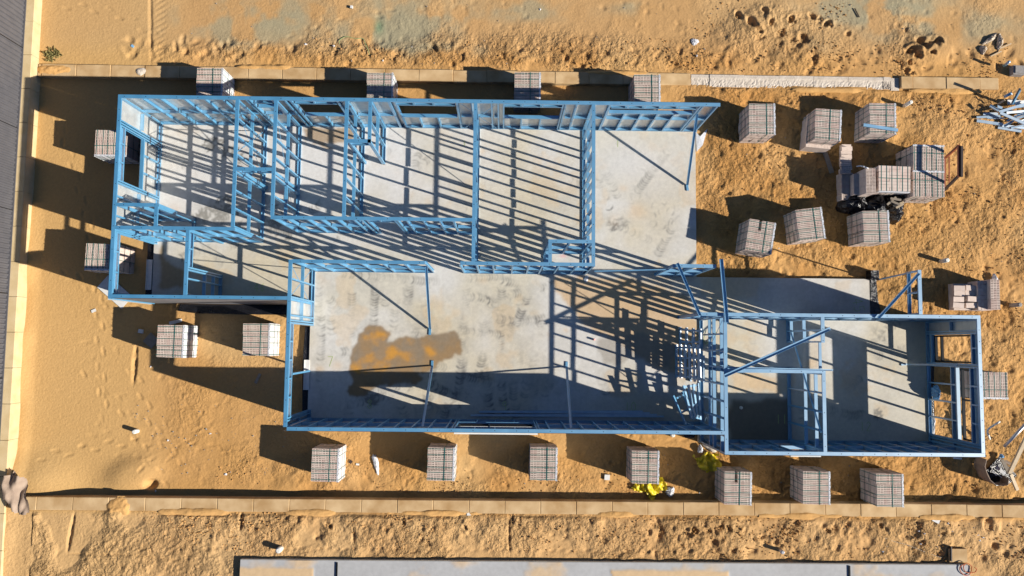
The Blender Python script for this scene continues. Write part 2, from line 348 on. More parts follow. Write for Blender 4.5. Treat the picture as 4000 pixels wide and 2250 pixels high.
# ------------------------------------------------------------------ concrete slab
def inpoly(X, Y, poly):
    r = np.zeros(X.shape, bool); n = len(poly)
    for i in range(n):
        x0, y0 = poly[i]; x1, y1 = poly[(i+1) % n]
        if y0 == y1: continue
        c = ((Y >= min(y0, y1)) & (Y < max(y0, y1))) & (X < x0+(Y-y0)*(x1-x0)/(y1-y0)); r ^= c
    return r
def soft(m, k=2):
    a = m.astype(np.float32)
    for _ in range(k):
        a = (a+np.roll(a, 1, 0)+np.roll(a, -1, 0)+np.roll(a, 1, 1)+np.roll(a, -1, 1))/5
    return a
R = lambda c, r, x, y: (c*1000+x/2.574, r*563+y/2.574)
def build_slab():
    st = .025
    xs = np.arange(-10.075, 12.3001, st); ys = np.arange(-2.725, 6.3751, st)
    X, Y = np.meshgrid(xs, ys); xc = (X[:-1, :-1]+st/2); yc = (Y[:-1, :-1]+st/2)
    keep = np.zeros(xc.shape, bool)
    for a in SLAB: keep |= (xc > a[0]) & (xc < a[1]) & (yc > a[2]) & (yc < a[3])
    col = np.empty(X.shape+(3,), np.float32); col[:] = (.59, .555, .475)
    n1 = fbm(X, Y, 1.8, 201, 4); n2 = fbm(X, Y, .5, 211, 4)
    mixc(col, (.64, .63, .61), np.clip(.35+2.6*n1, 0, 1)*.85)
    mixc(col, (.58, .50, .345), np.clip(.3+2.6*fbm(X, Y, 2.2, 221, 4), 0, 1)*.62)
    mixc(col, (.42, .40, .36), np.clip(1.8*fbm(X, Y, 1.1, 223, 5)-.3, 0, .25))
    mixc(col, (.46, .44, .39), np.clip(n2*1.2, 0, .22))
    mixc(col, (.62, .42, .20), np.clip((fbm(X, Y, .9, 231, 4)-.26)*2.2, 0, .28))
    soft2 = lambda a: (a*2+np.roll(a, 1, 0)+np.roll(a, -1, 0)+np.roll(a, 1, 1)+np.roll(a, -1, 1))/6
    sm = np.zeros(X.shape, np.float32)
    for px, py, rx, ry, k in [(880,800,.7,.4,.9),(830,860,.6,.4,1),(900,610,.5,.5,.6),(780,640,.5,.4,.4),(1000,900,.8,.35,.8),(1640,1250,.6,.5,.4),(1460,1380,.25,1.5,.3),(1800,1300,.5,.9,.3),(2080,1200,.4,.8,.35),(3290,1180,.4,.4,.6),(1250,1450,.2,1.2,.35),(2430,870,.3,.2,.4),(3300,1290,.6,.15,.4)]:
        x, y = un(px, py); sm += k*blob(X, Y, x, y, rx, ry)*np.clip(.35+1.8*fbm(X, Y, .3, 351, 4), 0, 1)
    mixc(col, (.67, .665, .67), sstep(.5, -1.5, X)*sstep(2.2, 3.4, Y)*np.clip(.75+1.2*n1, .3, 1)*.75)  # whiter sheen of the north-west room floors, painted into the concrete colour
    mixc(col, (.66, .66, .67), blob(X, Y, 3.9, 5.3, 1.6, .9)*.7)
    dark = np.zeros(X.shape, np.float32)
    def lug(cx, cy, rot, L=.13, k=.5):
        j0, j1 = np.searchsorted(xs, [cx-.2, cx+.2]); i0, i1 = np.searchsorted(ys, [cy-.2, cy+.2])
        sx = X[i0:i1, j0:j1]-cx; sy = Y[i0:i1, j0:j1]-cy
        if sx.size == 0: return
        c, s = math.cos(rot), math.sin(rot); u = sx*c+sy*s; v = -sx*s+sy*c
        v = v-2.2*u*u
        b = np.exp(-(u/(L/2))**4-(v/.017)**2)*k
        dark[i0:i1, j0:j1] = np.maximum(dark[i0:i1, j0:j1], b)
    def track(p, q, k=.45, wd=.13, z=0, step=.075, bow=0.):
        a = Vector(un(*p)); b = Vector(un(*q)); L = (b-a).length; d = (b-a)/L; nrm = Vector((-d.y, d.x)); h = math.atan2(d.y, d.x)
        for i in range(int(L/step)):
            t = i*step; c = a+d*t+nrm*(bow*math.sin(math.pi*t/L))
            if random.random() < .16: continue
            kk = k*(.45+.75*random.random())
            lug(c.x+nrm.x*wd/2, c.y+nrm.y*wd/2, h+math.pi/2+.5, .15, kk)
            if random.random() < .8: lug(c.x-nrm.x*wd/2, c.y-nrm.y*wd/2, h+math.pi/2-.5, .15, kk)
    def scuff(px, py, n, r, k=.6):
        x, y = un(px, py)
        for _ in range(n):
            a = random.uniform(0, 6.28); q = r*math.sqrt(random.random()); lug(x+q*math.cos(a), y+q*math.sin(a)*.8, random.uniform(0, 6.28), random.uniform(.1, .2), k*random.uniform(.4, 1))
    for a in [((1255,1240),(1250,1620),.45),((1375,1150),(1370,1330),.35),((1465,1130),(1440,1600),.5),((1600,1120),(1580,1350),.3),((1290,1170),(1340,1230),.3),
              ((1820,1130),(1790,1560),.55),((1960,1140),(1950,1420),.4),((1780,1290),(1970,1310),.4),((2080,1110),(1990,1330),.5),((2010,1280),(2035,1480),.3),((1680,1500),(1800,1560),.4),
              ((1340,1070),(1800,1110),.3),((1800,1090),(2200,1060),.3),((1480,1030),(1500,1140),.25),((780,900),(990,790),.75),((900,960),(1110,860),.6),((700,1010),(830,960),.3),((1000,880),(1150,930),.5),((850,640),(760,700),.4),
              ((2370,680),(2420,780),.3),((2600,600),(2480,760),.28),((2620,900),(2560,1010),.3),((2150,650),(2250,900),.22),((2350,850),(2560,950),.2),((3200,1300),(3330,1340),.4),((3250,1330),(3460,1400),.3),
              ((3420,1600),(3430,1660),.35),((3240,1600),(3400,1640),.25),((3290,1150),(3310,1200),.5),((2060,1500),(2040,1580),.4),((2350,1480),(2380,1560),.3)]: track(*a)
    tr = random.Random(5)
    for k in range(64):
        px = tr.uniform(1240, 2150); py = tr.uniform(1080, 1600); a_ = tr.choice((0, 0, 1))
        q = (px+tr.uniform(-40, 40), py+tr.uniform(90, 260)) if a_ == 0 else (px+tr.uniform(90, 260), py+tr.uniform(-60, 40))
        track((px, py), q, tr.uniform(.12, .42), .13, bow=tr.uniform(-.15, .15))
    for k in range(40):
        px = tr.uniform(700, 2700); py = tr.uniform(560, 1030); q = (px+tr.uniform(-120, 120), py+tr.uniform(-90, 90))
        track((px, py), q, tr.uniform(.1, .3), .12, bow=tr.uniform(-.1, .1))
    for k in range(14):
        px = tr.uniform(2900, 3580); py = tr.uniform(1270, 1680); track((px, py), (px+tr.uniform(-90, 90), py+tr.uniform(-60, 60)), tr.uniform(.1, .3), .12)
    for a in [(815,855,70,.45,.9),(880,800,40,.35,.8),(900,610,45,.35,.8),(830,560,40,.3,.6),(960,900,50,.4,.8),(1050,870,40,.35,.7),(1640,1240,45,.45,.5),(1610,1310,45,.4,.6),(1770,1320,30,.4,.4),(1830,1230,30,.25,.5),
              (1060,830,25,.3,.6),(2430,870,20,.2,.4),(2390,880,15,.2,.4),(2580,840,18,.5,.2),(2480,770,12,.4,.15),(1320,960,20,.3,.4),(1460,1560,20,.2,.6),(1800,1560,25,.3,.6),(3430,1620,14,.15,.5),(1250,1580,14,.2,.7),
              (3280,1170,20,.2,.7),(3420,1310,20,.3,.3)]: scuff(*a)
    dark = soft2(dark)*np.clip(.55+1.9*fbm(X, Y, .8, 341, 4), .05, 1.2)
    mixc(col, (.17, .165, .155), np.clip(dark*3.4, 0, .85))
    mixc(col, (.36, .345, .31), np.clip(sm*.7, 0, .42))
    # stains with their own outline
    wob = .16*fbm(X, Y, .4, 301, 5, .62); wob2 = .16*fbm(X, Y, .4, 311, 5, .62)
    mott = np.clip(.62+1.5*fbm(X, Y, .35, 321, 4), .15, 1)
    def stain(pts, c, k, s=2, z=0, mo=0):
        m = soft(inpoly(X+wob+.5*wob2*0, Y+wob2, [un(*p) for p in pts]), s)*k
        mixc(col, c, m*mott if mo else m)
    wet = [R(1,2,*p) for p in [(1025,475),(1080,410),(1150,365),(1250,385),(1330,430),(1362,480),(1330,540),(1400,555),(1440,505),(1560,490),(1660,505),(1720,480),(1780,420),(1820,445),(1880,440),(1930,428),(2010,440),(2060,490),(2080,560),(2060,620),(1990,680),(1900,745),(1830,755),(1800,800),(1740,830),(1640,850),(1690,920),(1600,960),(1400,960),(1220,990),(1130,1060),(1000,1110),(910,1080),(890,1010),(950,930),(935,800),(950,710),(1000,620)]]
    stain(wet, (.215, .165, .11), .9, 2); stain(wet, (.34, .20, .075), .65, 6, mo=1)
    for pts in [[(1080,480),(1200,440),(1300,430),(1350,470),(1290,540),(1400,590),(1450,600),(1470,650),(1600,640),(1630,720),(1560,760),(1480,700),(1400,690),(1280,760),(1380,780),(1250,830),(1000,830),(950,760),(980,720),(1120,700),(1190,640),(1150,540)],
                [(1490,540),(1580,500),(1600,540),(1550,580),(1480,560)],[(1690,620),(1740,590),(1790,590),(1800,640),(1740,665)],[(1060,500),(1180,470),(1190,520),(1080,530)]]:
        stain([R(1,2,*p) for p in pts], (.56, .27, .04), .95, 5, mo=1)
    stain([R(1,0,*p) for p in [(470,1290),(980,1290),(980,1449),(900,1449),(490,1449),(500,1390)]]+[R(1,1,*p) for p in [(900,80),(700,40),(520,0),(480,-30)]], (.30, .17, .05), .7, 3)
    stain([R(0,1,*p) for p in [(1600,1000),(1660,1000),(1640,1100),(1700,1200),(1850,1260),(1850,1449),(1600,1449)]], (.36, .24, .10), .75, 4)
    stain([(2165,1085),(2480,1090),(2530,1120),(2640,1130),(2700,1160),(2740,1330),(2720,1500),(2560,1440),(2400,1330),(2270,1270),(2200,1180)], (.58, .36, .15), .7, 6)
    stain([(2330,1330),(2360,1420),(2420,1430),(2470,1400),(2620,1440),(2650,1350),(2500,1300)], (.30, .265, .22), .6, 4)
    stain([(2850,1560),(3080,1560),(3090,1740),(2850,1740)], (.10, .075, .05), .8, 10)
    stain([(2860,1460),(3040,1470),(3050,1540),(2860,1520)], (.66, .44, .22), .5, 6)
    for px, py, r in [(2434,735,.16),(2475,900,.13),(2420,860,.3),(2480,830,.4),(3460,1440,.12),(3400,1460,.12),(1015,1120,.0),(700,870,.35),(690,830,.4),(1250,1440,.2),(1310,1430,.2),(1880,590,.15),(1890,1090,.2),(1250,1080,.35),(660,1060,.0),(3310,1560,.3),(3170,1420,.2),(2560,1390,.12),(2210,1290,.1)]:
        if r: x, y = un(px, py); mixc(col, (.70, .42, .16), np.clip(blob(X, Y, x, y, r*.8, r*.6)*(.8+2*n2), 0, 1)*.28)
    for px, py, r in [(1470,588,.08),(1485,575,.06),(2200,1000,.1),(1110,790,.1),(1100,750,.12)]:
        x, y = un(px, py); mixc(col, (.75, .33, .33), blob(X, Y, x, y, r, r*.5)*.6)
    mixc(col, (.10, .095, .085), np.clip(dark*1.2-.1, 0, .6)*soft(inpoly(X, Y, [un(*p) for p in wet]), 2))
    col *= (1+rng.normal(0, .02, X.shape))[..., None].astype(np.float32)
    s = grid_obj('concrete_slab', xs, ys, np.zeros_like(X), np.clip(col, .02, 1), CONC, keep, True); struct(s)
    b = MB()
    for a in SLAB: b.box(a[0]+.002, a[2]+.002, -.4, a[1]-.002, a[3]-.002, -.004)
    b.obj('slab_edge', noisy('slab_side', (.3, .28, .24), (.4, .37, .3), 6, .9), s)
    return s
slab = build_slab()
# marker numbers on the slab
GL = {'1': [[(.5,0),(.5,1)]], '9': [[(.8,.6),(.5,.5),(.25,.7),(.5,1),(.8,.85),(.8,.6),(.75,0)]], '0': [[(.5,0),(.2,.25),(.2,.75),(.5,1),(.8,.75),(.8,.25),(.5,0)]],
      '2': [[(.2,.8),(.5,1),(.8,.75),(.2,0),(.85,0)]], '8': [[(.5,.5),(.2,.75),(.5,1),(.8,.75),(.5,.5),(.15,.25),(.5,0),(.85,.25),(.5,.5)]], '4': [[(.6,0),(.6,1),(.15,.35),(.9,.35)]],
      '6': [[(.75,.95),(.35,.7),(.2,.3),(.5,0),(.8,.25),(.5,.5),(.25,.35)]], '5': [[(.8,1),(.25,1),(.25,.6),(.7,.6),(.8,.25),(.5,0),(.2,.1)]], '3': [[(.2,.9),(.5,1),(.75,.75),(.45,.52),(.8,.27),(.5,0),(.2,.1)]], '7': [[(.15,1),(.85,1),(.4,0)]]}
def mark(txt, px, py, h=.22, rot=0.):
    b = MB(); x, y = un(px, py); c, s = math.cos(rot), math.sin(rot); k = 0
    for ch in txt:
        for st in GL[ch]:
            P = [((p[0]-.5+k)*h*.7, (p[1]-.5)*h) for p in st]; P = [(x+a*c-d*s, y+a*s+d*c) for a, d in P]
            for (ax, ay), (bx, by) in zip(P, P[1:]):
                d = Vector((bx-ax, by-ay)); L = d.length; d /= L; n = Vector((-d.y, d.x))*.007
                b.add([(ax+n.x, ay+n.y, .004), (ax-n.x, ay-n.y, .004), (bx-n.x, by-n.y, .004), (bx+n.x, by+n.y, .004)], [(0, 1, 2, 3)])
        k += 1
    b.obj('marker_number', CHALK, slab)
for a in [('9',1969,1585,.25),('10',2450,1588,.26),('11',3040,1637,.26),('12',3368,1665,.26),('46',1002,1122,.24),('8',1444,1578,.26),('7',1290,1412,.28),('45',3350,1178,.3,-1.4),('1',2413,562,.2),('3',1813,560,.14),('13',960,560,.12),('2',1375,560,.12)]: mark(*a)

# ------------------------------------------------------------------ neighbour slab
def build_neighbour():
    st = .04; xs = np.arange(-7.17, 13.07, st); ys = np.arange(-9.0, -5.98, st); X, Y = np.meshgrid(xs, ys)
    col = np.empty(X.shape+(3,), np.float32); col[:] = (.47, .475, .48)
    mixc(col, (.40, .40, .40), np.clip(.5+fbm(X, Y, .8, 401, 4)*1.5, 0, 1)*.5)
    s = np.clip((fbm(X, Y, 1.1, 411, 5)-.08)*4, 0, 1)*.85
    k = np.maximum.reduce([s, sstep(.08, .16, -(Y+6.08)+.05*fbm(X, Y, .3, 5, 3))*((X < -5.15) | ((X > 2.9+.5*fbm(X, Y, .5, 9, 2)) & (X < 6.35)))])
    mixc(col, (.68, .47, .25), k*.9)
    g = grid_obj('neighbouring_slab', xs, ys, np.full_like(X, .30)+.012*k+.004*fbm(X, Y, .2, 3, 2)*k, col, CONC); struct(g)
    b = MB(); b.box(-7.168, -8.98, -.3, 13.02, -5.985, .292); b.obj('slab_edge', noisy('slab_side_grey', (.4, .4, .38), (.5, .48, .42), 6, .9), g)
    b = MB()
    for px, py in [(1316, 2197), (3317, 2210)]:
        x, y = un(px, py, .31); b.box(x-.02, -8.9, .296, x+.025, y, .33)
    b.obj('formwork_strip', FRAMEB, g)
build_neighbour()

# ------------------------------------------------------------------ retaining walls (courses of one metre limestone blocks)
def block_row(b, x0, x1, y0, y1, z0, z1, L=1.0, off=0., axis='x', jit=.012, rough=0, mi=0):
    L0 = L; t = x0+off-L
    while t < x1:
        a = max(t, x0); c = min(t+L, x1)
        if c-a > .06:
            dz = random.uniform(-jit, jit); dy = random.uniform(-jit, jit)*.6
            g = .0022+random.random()*.0022
            if rough == 0:
                e = .012
                vs = []
                A, Bx, P, Q = (a+g, c-g, y0+dy, y1+dy)
                pts = [(A, P), (Bx, P), (Bx, Q), (A, Q)]; cx, cy = (A+Bx)/2, (P+Q)/2
                vs = [(p[0], p[1], z0) for p in pts]+[(p[0], p[1], z1+dz-e) for p in pts]+[(p[0]+(e if p[0] < cx else -e), p[1]+(e if p[1] < cy else -e), z1+dz) for p in pts]
                fs = [(0,1,5,4),(1,2,6,5),(2,3,7,6),(3,0,4,7),(4,5,9,8),(5,6,10,9),(6,7,11,10),(7,4,8,11),(8,9,10,11)]
                if axis == 'y': vs = [(v[1], v[0], v[2]) for v in vs]
                b.add(vs, fs if axis == 'x' else [tuple(reversed(f)) for f in fs], mi)
            else:
                nx, ny = 26, 9; vs = []; fs = []
                for j in range(ny+1):
                    for i in range(nx+1):
                        u = i/nx; v = j/ny; x = a+g+(c-a-2*g)*u; y = y0+(y1-y0)*v
                        z = z1+dz
                        if v < .72: z += -.018-.03*(.72-v)/.72*random.uniform(.4, 1.4)+random.uniform(-.006, .006)
                        if j == 0: z = z0
                        vs.append((x+random.uniform(-.004, .004)*(0 < i < nx), y+dy, z))
                for j in range(ny):
                    for i in range(nx):
                        k = j*(nx+1)+i; fs.append((k, k+1, k+nx+2, k+nx+1))
                b.add(vs, fs, mi)
        t += L
NW = thing('retaining_wall', 'long limestone block retaining wall along the top of the site with a pale rough-faced stretch', 'retaining wall')
b = MB(); block_row(b, -13.68, 5.45, 7.67, 8.03, -.7, .02, 1.0, .12); block_row(b, 11.66, 14.58, 7.67, 8.02, -.7, .05, 1.0, .35); b.obj('block_course', LIME, NW)
b = MB(); block_row(b, 5.455, 11.38, 7.60, 8.0, -.7, .02, 1.03, .55, rough=1); b.obj('rough_block_course', LIMEP, NW)
b = MB(); block_row(b, 11.39, 11.65, 7.62, 8.0, -.7, -.02, 1.0, .5); b.obj('recessed_block', LIMEP, NW)
SWl = thing('retaining_wall', 'long tan limestone retaining wall below the bottom row of brick packs', 'retaining wall')
b = MB(); block_row(b, -13.2, 20, -4.72, -4.36, -.6, .20, 1.0, .3, jit=.006); b.obj('block_course', LIME, SWl)
WW = thing('retaining_wall', 'bright limestone retaining wall on the left side carrying the grey fence', 'retaining wall')
b = MB(); block_row(b, -8, 14, -14.06, -13.70, -.7, .30, 1.0, .2, axis='y', jit=.004); b.obj('block_course', LIMEW, WW)
# sand drifts lying on the wall tops
def sand_patch(name, label, px, py, z, rx, ry, h, seed, material=SAND, cat='sand drift'):
    x, y = un(px, py, z); n = 40; xs = np.linspace(-rx*1.4, rx*1.4, n); ys = np.linspace(-ry*1.4, ry*1.4, n); X, Y = np.meshgrid(xs, ys)
    rr = (X/rx)**2+(Y/ry)**2+1.2*fbm(X+seed, Y, .3, seed, 3)
    Z = h*np.clip(1-rr, -.05, 1)**1.0*(1+.9*fbm(X, Y+seed, .16, seed+4, 3)); Z = np.where(rr > 1, -.02, Z)
    keep = (rr[:-1, :-1] < 1.25)
    col = np.empty(X.shape+(3,), np.float32); col[:] = (.64, .37, .14)
    o = grid_obj(name, xs, ys, Z, col, material, keep); o.location = (x, y, z); tag(o, label, cat); return o
sand_patch('sand_drift', 'loose sand spilled on the top left end of the limestone wall', 215, 273, .015, .55, .16, .07, 3)
sand_patch('sand_drift', 'sand heap spilling over the bottom wall at its left end', 460, 1985, .2, .36, .26, .05, 5)
o = sand_patch('mortar_lump', 'broken pale mortar lump on the top limestone wall near its left end', 549, 277, .02, .17, .13, .035, 9, cat='mortar'); o.data.materials[0] = LIMEP

for k, (px, py, z, rx, ry, w) in enumerate([(760,2000,.2,.9,.10,'below the bottom wall near the second groove'), (1230,2003,.2,.7,.09,'on the bottom wall below the first pack'), (1700,2004,.2,1.1,.08,'on the bottom wall below the second pack'), (2420,2010,.2,.8,.08,'on the bottom wall below the fourth pack'),
        (3150,2016,.2,1.2,.09,'on the bottom wall below the right packs'), (3700,2021,.2,.8,.09,'on the bottom wall near the white litter'), (1050,262,.02,.8,.07,'on the top wall between the left packs'), (2420,285,.02,.9,.07,'on the top wall beside the sunlit pack'), (3250,352,.02,1.3,.08,'along the foot of the pale rough wall'), (3700,355,.03,.9,.08,'along the foot of the tan right end of the top wall')]):
    o = sand_patch('sand_drift', 'thin drift of sand '+w, px, py, z, rx, ry, .035, 20+k)
# fence on the west wall
FN = thing('sheet_metal_fence', 'tall grey ribbed sheet metal fence along the left edge of the photo', 'fence', (-13.97, 0, .29))
b = MB(); prof = [(0, 0), (.05, 0), (.07, -.03), (.12, -.03), (.14, 0)]
ps = []; y = -9.0
while y < 14:
    for dy, dx in prof[:-1]: ps.append((dx, y+dy))
    y += .14
vs = [(p[0], p[1], 0) for p in ps]+[(p[0], p[1], 1.75) for p in ps]; n = len(ps)
b.add(vs, [(i, i+1, n+i+1, n+i) for i in range(n-1)]); b.obj('infill_sheet', FENCE, FN)
b = MB(); b.box(-.05, -9, 1.751, .03, 14, 1.80); b.obj('top_rail', FENCE, FN)
b = MB(); b.box(-.04, -9, 0, .035, 14, .035); b.obj('bottom_rail', FENCE, FN)
y = -8.2
while y < 13:
    b = MB(); b.box(-.035, y-.008, .036, .022, y+.008, 1.75); b.obj('post', FRAMEB, FN); y += 2.37

# ------------------------------------------------------------------ steel frame house
HOUSE = thing('steel_frame_house', 'single-storey blue steel wall frames of an unroofed house standing on its slab', 'house frame')
H = 2.4
_stud = {}
def stud_mesh(h):
    k = round(h, 3)
    if k not in _stud:
        b = MB(); b.chan((0, 0, 0), (0, 0, h), .086, .04, .0035, up=(1, 0, 0)); _stud[k] = b.mesh('stud', STEEL)
    return _stud[k]
NST = [0]; NPC = {}
def wall(p, q, sp=.55, nogs=(1.16,), ops=(), wrap=0, wrapr=None, indiv=True, label=None, diag=(), h=H, nowrap=None, zb=0.):
    p = Vector(p); q = Vector(q); L = (q-p).length; ang = math.atan2(q.y-p.y, q.x-p.x)
    fr = MB(); cuts = sorted(ops)
    nog = MB()
    frame = link('wall_frame', None, HOUSE, (p.x, p.y, zb), ang)
    # bottom plate and studs/noggins
    segs = []; t = 0; solo = indiv and NST[0] < 98
    for o in cuts:
        if o[2] <= .02: segs.append((t, o[0])); t = o[1]
    segs.append((t, L))
    for a, c in segs:
        if c-a > .05:
            bp = MB(); bp.chan((a, 0, .004), (c, 0, .004), .09, .04, .004, flip=True); bp.obj('bottom_plate', STEEL, frame)
    def piece(nm, a, c, w, d, t, up=(0, 0, 1)):
        if solo and NPC.get(nm, 0) < 96:
            m_ = MB(); m_.chan(a, c, w, d, t, up=up); m_.obj(nm, STEEL, frame); NPC[nm] = NPC.get(nm, 0)+1
        else: fr.chan(a, c, w, d, t, up=up)
    # stud positions
    n = max(1, round((L-.04)/sp)); xs = [.0+i*(L-.04)/n for i in range(n+1)]
    def inside(x, o, m=.0): return o[0]-m < x+.02 < o[1]+m
    full = [x for x in xs if not any(inside(x, o, .05) for o in cuts)]
    for o in cuts: full += [max(0, o[0]-.045), min(L-.045, o[1]+.005)]
    for o in cuts:
        if o[1]-o[0] > .7: full += [max(0, o[0]-.11), min(L-.045, o[1]+.07)]
    full = sorted(full); ff = []
    for x in full:
        if not ff or x-ff[-1] > .03: ff.append(x)
    for x in ff:
        if indiv and NST[0] < 98:
            s = link('stud', stud_mesh(h-.045), frame, (x, 0, .006)); NST[0] += 1
            if random.random() < .5: s.rotation_euler = (0, 0, math.pi); s.location.x += .04
        else:
            fr.chan((x+(.04 if random.random() < .5 else 0), 0, .006), (x+.04, 0, h-.04) if False else (x+.0, 0, h-.04), .086, .04, .0035, up=(1, 0, 0)) if False else fr.chan((x+.04, 0, .006), (x+.04, 0, h-.04), .086, .04, .0035, up=(1, 0, 0))
    # cripples
    for o in cuts:
        k = max(1, round((o[1]-o[0])/.5))
        for i in range(1, k):
            x = o[0]+(o[1]-o[0])*i/k
            if o[2] > .3: piece('short_stud', (x, 0, .006), (x, 0, o[2]-.04), .086, .04, .0035, (1, 0, 0))
            if h-o[3] > .16: piece('short_stud', (x, 0, o[3]+.05), (x, 0, h-.046), .086, .04, .0035, (1, 0, 0))
        hd = MB(); hd.chan((o[0], 0, o[3]), (o[1], 0, o[3]), .09, .045, .004, flip=True)
        if o[1]-o[0] > 1: hd.chan((o[0], 0, h-.045), (o[1], 0, h-.045), .084, .05, .004)
        hd.obj('lintel', STEEL, frame)
        if o[2] > .02:
            sl = MB(); sl.chan((o[0], 0, o[2]), (o[1], 0, o[2]), .092, .045, .004); sl.obj('sill', STEEL, frame)
    # noggins
    for z in nogs:
        for a, c in zip(ff, ff[1:]):
            if c-a < .1: continue
            mid = (a+c)/2
            if any(inside(mid, o) and o[2]-.08 < z < o[3]+.08 for o in cuts): continue
            zz = z+random.choice((-.012, .012, .0)); piece('noggin', (a+.042, 0, zz), (c-.002, 0, zz), .084, .04, .0035)
    for a, za, c, zc in diag:
        T = Vector((c-a, 0, zc-za)).normalized()
        piece('strap_brace', (a, -.047, za), (c, -.047, zc), .022, .004, .002, (0, -1, 0))
    if fr.v: o = fr.obj('stud_row', STEEL, frame); o['kind'] = 'stuff'
    tp = MB(); tp.chan((0, 0, h), (L, 0, h), .09, .042, .004)
    x = .12+random.random()*.2
    while x < L-.05:
        tp.cyl((x, 0, h-.001), (x, 0, h+.002), .011, 8, 1); x += random.choice((.3, .55, .55, .8))
    tp.obj('top_plate', [STEEL, BOLT], frame)
    if wrap:
        w = MB(); ypos = .049*wrap; yo = .054*wrap
        rs = wrapr or (0, L, .0, h-.01)
        ex = sorted({rs[0], rs[1]}|{v for o in cuts for v in (o[0], o[1]) if rs[0] < v < rs[1]})
        for a, c in zip(ex, ex[1:]):
            mid = (a+c)/2; oo = [o for o in cuts if o[0] < mid < o[1]]
            zs = [(rs[2], rs[3])]
            for o in oo: zs = [(rs[2], max(rs[2], min(o[2], rs[3]))), (min(rs[3], o[3]+.045), rs[3])]
            if nowrap and nowrap[0] < mid < nowrap[1]: zs = [(max(z0, nowrap[2]), z1) for z0, z1 in zs]
            for z0, z1 in zs:
                if z1-z0 < .02: continue
                w.add([(a, ypos, z0), (c, ypos, z0), (c, ypos, z1), (a, ypos, z1)], [(0, 1, 2, 3)], 0)
                w.add([(a, yo, z0), (c, yo, z0), (c, yo, z1), (a, yo, z1)], [(0, 1, 2, 3)], 1)
        w.obj('wall_wrap', [FOIL, WRAPOUT], frame)
    return frame
dn = 6.275
wN = wall((-10.065, 6.32), (5.62, 6.32), .54, ops=[(3.435,3.905,1.78,2.09),(4.50,5.61,1.09,2.09),(7.155,8.725,1.10,2.09),(9.995,11.59,1.10,2.08),(12.865,15.12,1.69,2.08)], wrap=1, diag=[(.6,.1,2.9,1.15),(8.9,2.3,9.8,.1),(8.9,.1,9.8,2.3)])
wW = wall((-10.02, 6.275), (-10.02, 1.07), .5, ops=[(.695,2.165,1.07,2.09),(3.485,5.08,0,2.1)], wrap=-1, wrapr=(-.094, 5.25, 0, 2.39))
wV4 = wall((2.30, dn), (2.30, 2.115), .305)
wV3 = wall((-.79, dn), (-.79, 2.115), .55, diag=[(.1,2.3,1.8,.1)])
wHC = wall((-6.015, 3.195), (-.835, 3.195), .42, nogs=(1.25,), ops=[(2.45,3.2,0,2.1)], diag=[(3.5,.1,5.0,2.3)])
wNH1 = wall((-5.425, 2.07), (-2.03, 2.07), .52, nogs=(1.2,))
wNH2 = wall((-1.12, 2.07), (2.345, 2.07), .42, nogs=(1.25,), diag=[(.1,.1,1.5,2.3),(1.6,.1,2.9,2.3)])
wE1 = wall((5.69, .78), (5.69, -2.72), .45, nogs=(.95, 1.35, 2.05), diag=[(.1,2.3,.9,.9),(2.2,.1,3.2,1.3),(2.2,1.3,3.2,.1)])
wWH = wall((-5.47, 2.11), (-5.47, -2.135), .45, nogs=(1.2,), ops=[(1.64,4.01,0,2.05)], wrap=-1, wrapr=(1.04, 4.24, 0, 2.39), diag=[(.05,.1,1.0,2.3),(.05,2.3,1.0,.1)])
wV1 = wall((-6.98, dn), (-6.98, 2.935), .5, nogs=(1.22,), diag=[(.2,2.3,1.4,.1),(.2,.1,1.4,2.3)])
wV2 = wall((-5.98, dn), (-5.98, 3.24), .5, nogs=(1.22,), diag=[(.05,2.35,2.9,.1)])
wV2b = wall((-4.14, dn), (-4.14, 3.24), .48, nogs=(1.22,))
NST[0] = 999
wall((-3.53, dn), (-3.53, 5.18), .5, nogs=(1.22,))
wall((-4.093, 5.225), (-3.487, 5.225), .55, nogs=(), ops=[(.06,.54,0,2.1)])
wall((-6.933, 4.45), (-6.027, 4.45), .8, nogs=(), ops=[(.06,.84,0,2.1)])
wall((-9.975, 3.48), (-8.905, 3.48), .5)
wall((-8.95, 3.435), (-8.95, 2.932), .45, nogs=())
wall((-9.975, 2.885), (-6.935, 2.885), .45, nogs=(1.2,))
wall((-8.12, 2.838), (-8.12, 1.167), .45, nogs=(1.2, .6), ops=[(.05,.93,0,2.1)])
wall((-9.975, 1.12), (-5.517, 1.12), .5, wrap=-1, wrapr=(-.094, 4.4, 0, 2.39))
wall((-5.425, -2.18), (5.645, -2.18), .45, nogs=(1.2,), ops=[(4.235,6.285,.75,1.90)], wrap=-1, wrapr=(-.094, 11.02, 0, 2.39))
wall((1.14, 2.665), (2.255, 2.665), .5)
wall((1.185, 2.618), (1.185, 2.117), .4)
wall((5.02, .827), (12.28, .827), .5, nogs=(1.2,), wrap=1, wrapr=(3.2, 7.24, 0, 2.39))
wall((12.235, .78), (12.235, -2.63), .5, nogs=(1.2,), ops=[(.39,1.16,.30,2.1),(1.28,3.2,1.42,2.0)], wrap=1, wrapr=(-.09, 3.4, 0, 2.39), nowrap=(1.2, 3.3, 1.0))
wall((5.737, -2.68), (12.28, -2.68), .5, nogs=(1.2,), ops=[(1.75,2.4,1.25,2.08)], wrap=-1, wrapr=(-.09, 6.59, 0, 2.39))
wall((8.20, .78), (8.20, .13), .4, nogs=(1.2, .3))
wall((8.20, -.657), (8.20, -2.633), .5, nogs=(1.2, 1.9))
wall((5.737, -.61), (8.247, -.61), .55, ops=[(.9,1.75,0,2.1)])
wall((4.35, 2.065), (5.47, 2.065), .5, nogs=(1.2, .3))
